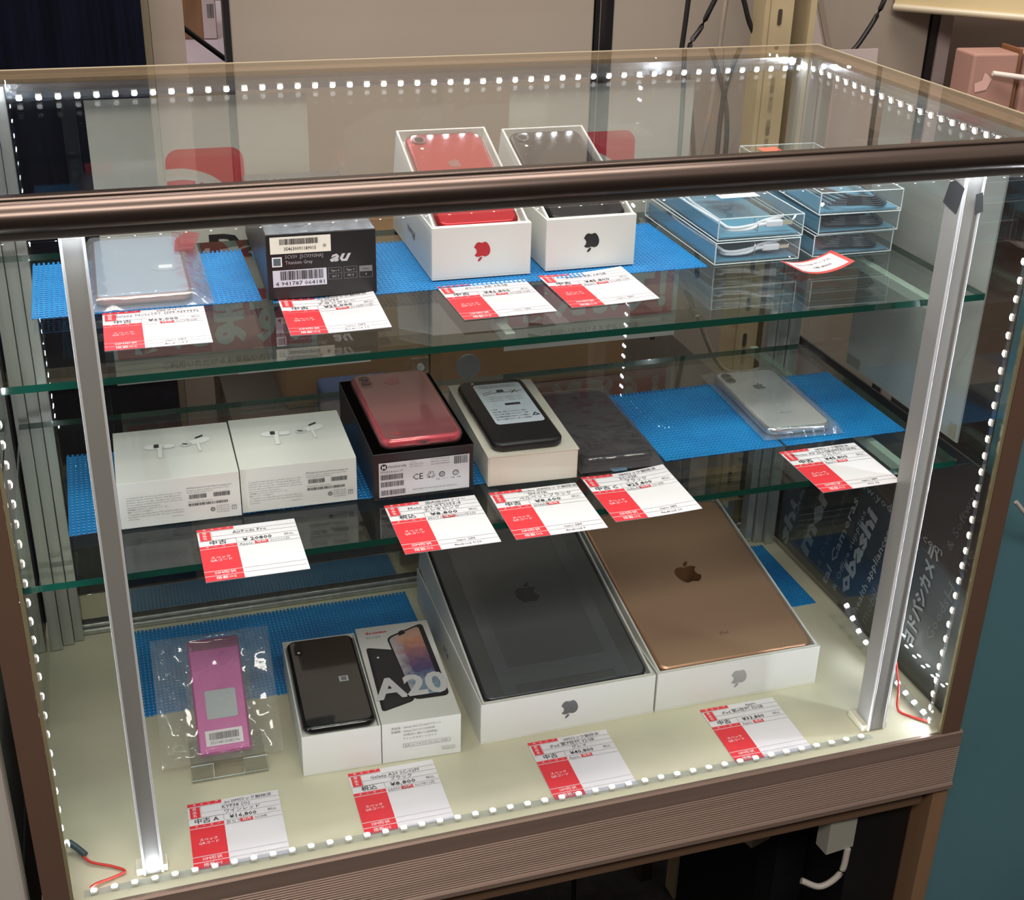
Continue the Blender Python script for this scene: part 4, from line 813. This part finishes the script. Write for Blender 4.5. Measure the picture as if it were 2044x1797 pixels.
# white desk with a carton
ds = thing('white_desk', (.15, 1.0, 0), 0, 'white desk corner seen between upright and black strip', 'desk')
MB().bbox(.062, .60, 0, .6, .478, .496, mat('white_laminate', (210, 200, 214), .4), .003).build('desk_top', ds)
MB().box(.066, .080, .01, .58, FZ + .001, .477, mat('beige_metal')).build('side_panel', ds)
MB().box(.0805, .60, .01, .03, FZ + .001, .477, mat('taupe_metal')).build('front_panel', ds)
ct = thing('food_carton', (.256, 1.20, .4965), -.12, 'brown carton with a yellow print and white label panel', 'carton')
q = MB(); q.bbox(0, .052, 0, .03, 0, .18, noisy('wood_print', (120, 88, 62), (150, 112, 78), 30, .6, stretch=(1, 1, .2)), .001); q.M = at(0, 0, 0, FRONT); q.poly([(.018 + .014 * math.cos(a * PI / 8), .095 + .028 * math.sin(a * PI / 8)) for a in range(16)], mat('yellow_print', (204, 150, 52), .5), .0007); q.build('body', ct)
q = MB(); q.M = at(0, 0, 0, FRONT); q.rect(.033, .0515, .001, .159, mat('label_pale', (204, 190, 192), .5), .0007); q.rect(.036, .046, .105, .120, GREYT, .0009); q.rect(.037, .045, .107, .118, mat('label_pale'), .0011); q.bars(.040, .050, .03, .05, DGREY, 12, .0009, 40); q.text('原材料', .036, .13, .005, DGREY, .0009, w=.012); q.build('label_panel', ct)
wire([(.2015, .90, .515), (.205, .90, .572), (.225, .92, .566), (.262, .94, .535), (.292, .95, .51)], .0035, BLACKP, 'thick black cable in front of the carton', 'cable', 'cable')
# slotted steel posts
STEEL = noisy('cream_steel', (176, 160, 126), (160, 146, 116), 10, .5)
q = MB(); q.box(.866, .872, .55, .58, FZ + .001, 1.3, STEEL)
q.box(.8725, .9015, .548, .552, FZ + .001, 1.3, STEEL); q.M = at(.8725, .548, 0, FRONT)
zz = -.2
while zz < 1.2: q.rplate(.009, .0145, zz, zz + .018, .0002, .0008, .0022, .0003, mat('slot_dark', (60, 52, 40), .6), 3); zz += .05
tag(q.build('slotted_post'), 'cream slotted steel post behind the right of the showcase', 'post')
q = MB(); q.box(.9045, .925, .60, .62, FZ + .001, 1.3, mat('dark_glassy_post', (92, 88, 76), .3)); q.box(.9275, .9355, .555, .60, FZ + .001, 1.3, STEEL); tag(q.build('steel_post'), 'dark and cream post beside the slotted post', 'post')
# cables behind
BC = mat('black_cable', (24, 22, 24), .4)
for i, (pts, m_, lab) in enumerate((
    ([(.795, .60, 1.3), (.795, .60, 1.1), (.795, .60, .95), (.795, .60, .82), (.795, .60, .70), (.790, .60, .60), (.783, .60, .50), (.782, .60, .40), (.778, .60, .2)], BC, 'straight black cable hanging left of the slotted post'),
    ([(.850, .59, 1.3), (.850, .59, 1.1), (.850, .59, .95), (.850, .59, .82), (.850, .59, .70), (.815, .60, .60), (.797, .60, .56), (.812, .60, .46), (.826, .60, .36), (.835, .60, .28)], BC, 'black cable slanting down to the left behind the showcase'),
    ([(.838, .58, 1.3), (.838, .58, 1.1), (.838, .58, .95), (.838, .58, .82), (.838, .58, .68), (.858, .58, .61), (.875, .58, .57), (.88, .6, .50)], BC, 'short black cable slanting right towards the slotted post'),
    ([(.852, .615, 1.3), (.852, .615, 1.1), (.852, .615, .95), (.852, .615, .82), (.852, .615, .70), (.846, .615, .60), (.838, .615, .48), (.815, .615, .36), (.80, .615, .25)], mat('grey_cable', (150, 138, 126), .5), 'pale grey cable hanging beside the black ones'),
    ([(1.075, .62, 1.3), (1.075, .62, .70), (1.068, .62, .62), (1.04, .62, .565), (1.01, .62, .53), (.99, .6, .46)], BC, 'black cable curving down right of the posts'))):
    wire(pts, .0032, m_, lab, 'cable', 'cable')
wire([(.80, .52, .26), (.83, .52, .20), (.86, .52, .177), (.93, .52, .180)], .003, mat('grey_cable'), 'pale cable curving low behind the slotted post', 'cable', 'cable')
# right side papers and posts
panel(1.045, 1.228, .75, -.6, 1.3, CP, 'taupe panel right of the steel posts')
q = MB(); q.box(1.230, 1.2415, .748, .77, -.6, 1.3, mat('black_metal', (38, 34, 34), .4)); q.box(1.2425, 1.2625, .746, .77, -.6, 1.3, mat('lilac_metal', (168, 152, 150), .5)); tag(q.build('lilac_upright'), 'lilac upright with a dark side right of the taupe panel', 'upright')
q = MB(); q.M = Matrix.Translation((1.03, .70, .50)) @ Matrix.Rotation(-.35, 4, 'Y'); q.box(-.012, .022, 0, .002, -.22, .30, mat('pale_lilac_paper', (186, 172, 168), .5)); q.box(.026, .034, 0, .002, -.20, .30, mat('beige_metal')); tag(q.build('leaning_board'), 'pale narrow board leaning behind the black cable', 'board')
q = MB(); q.prism([(0, 0), (.105, .03), (.10, .20), (-.03, .20)], 0, .002, mat('pale_lilac_paper'));
for v in q.v: v.x, v.y, v.z = v.x + .955, .60 + v.z, v.y + .36
tag(q.build('folded_sheet'), 'folded pale sheet behind the rear right corner', 'paper')
rk0 = None
rk = thing('storage_rack', (0, 0, 0), 0, 'rack with a cream shelf edge at the top right', 'rack')
q = MB(); q.add([(1.162, .742, .590), (1.60, .33, .590), (2.0, .33, .590), (2.0, .742, .590), (1.162, .742, .66), (1.60, .33, .66), (2.0, .33, .66), (2.0, .742, .66)], [(0, 3, 2, 1), (4, 5, 6, 7), (0, 1, 5, 4), (1, 2, 6, 5), (2, 3, 7, 6), (3, 0, 4, 7)], mat('cream_shelf', (206, 188, 146), .5)); q.build('upper_shelf', rk)
q = MB(); q.tube([(1.160, .740, .588), (1.60, .325, .588)], .005, mat('pale_edge'), 8); q.build('shelf_edge', rk)
MB().box(1.1, 2.0, .52, .72, .424, .4455, mat('brown_grey_back', (112, 96, 84), .7)).build('middle_shelf', rk)
MB().box(1.266, 2.0, .95, .97, -.1, .59, mat('brown_grey_back')).build('back_board', rk)
MB().box(1.266, 2.0, .772, .95, .405, .425, mat('dark_shelf', (52, 48, 50), .5)).build('lower_shelf', rk)
for i, (x, y, rz, lab) in enumerate(((1.1980, .60, -.10, 'pink carton with torn white tape on the rack'), (1.2720, .592, -.12, 'pink carton at the right edge of the rack'))):
    c = thing('pink_carton', (x, y, .4460), rz, lab, 'carton', 'pink cartons on the rack')
    MB().bbox(0, .064, 0, .05, 0, .103, mat('pink_card', (166, 128, 116), .7), .003).build('body', c)
    q = MB(); q.M = at(0, 0, 0, FRONT); q.rect(.004, .05, .002, .020, mat('green_print', (164, 170, 130), .5), .0008); q.text('MARK JAPAN', .008, .010, .005, DGREY, .001, w=.03); q.build('printed_band', c)
    q = MB(); q.M = at(0, 0, 0, FRONT); q.poly([(.008, .055), (.024, .058), (.030, .072), (.018, .080), (.016, .070), (.006, .066)], mat('torn_tape', (216, 176, 166), .5), .0009); q.build('torn_tape', c)
    if i == 0:
        q = MB(); q.bbox(.0660, .0700, .004, .05, 0, .108, mat('brown_card', (128, 84, 54), .7), .001); q.build('divider', c)
q = MB(); q.tube([(1.222, .590, .526), (1.34, .56, .512)], .0035, mat('white_rod', (226, 214, 206), .4)); tag(q.build('price_rail'), 'white plastic rod sticking out in front of the pink cartons', 'rod')
q = MB(); q.rplate(.335, .425, .545, .595, .155, .196, .008, .006, mat('navy_cloth_pile', (40, 54, 84), .9), 4); tag(q.build('folded_cloth'), 'folded navy cloth in front of the brown cartons', 'cloth')
# brown cartons behind the rear glass
KR = noisy('kraft_card', (124, 98, 68), (112, 88, 60), 4, .75)
for i, (x0, x1, z1, lab) in enumerate(((.30, .478, .335, 'left brown carton behind the rear glass'), (.480, .74, .325, 'right brown carton behind the rear glass'))):
    q = MB(); q.bbox(x0, x1, .60, .80, .155, z1, KR, .002); tag(q.build('brown_carton'), lab, 'carton', 'brown cartons behind the rear glass')
q = MB(); q.box(.232, .860, .54, .82, .130, .1545, mat('dark_bench', (56, 50, 46), .6)); q.box(.24, .26, .6, .8, FZ + .001, .13, mat('dark_bench')); q.box(.83, .85, .6, .8, FZ + .001, .13, mat('dark_bench')); tag(q.build('bench'), 'dark bench behind the showcase carrying the brown cartons', 'bench')
q = MB(); q.M = mtx(.195, .50, .12, 0, -.5); q.rplate(0, .042, 0, .13, 0, .035, .012, .006, mat('scanner_white', (206, 196, 190), .4), 5); q.rplate(.003, .039, -.03, .02, .003, .030, .012, .006, BLACKP, 5); tag(q.build('hand_scanner'), 'white and black hand scanner behind the rear glass', 'scanner')
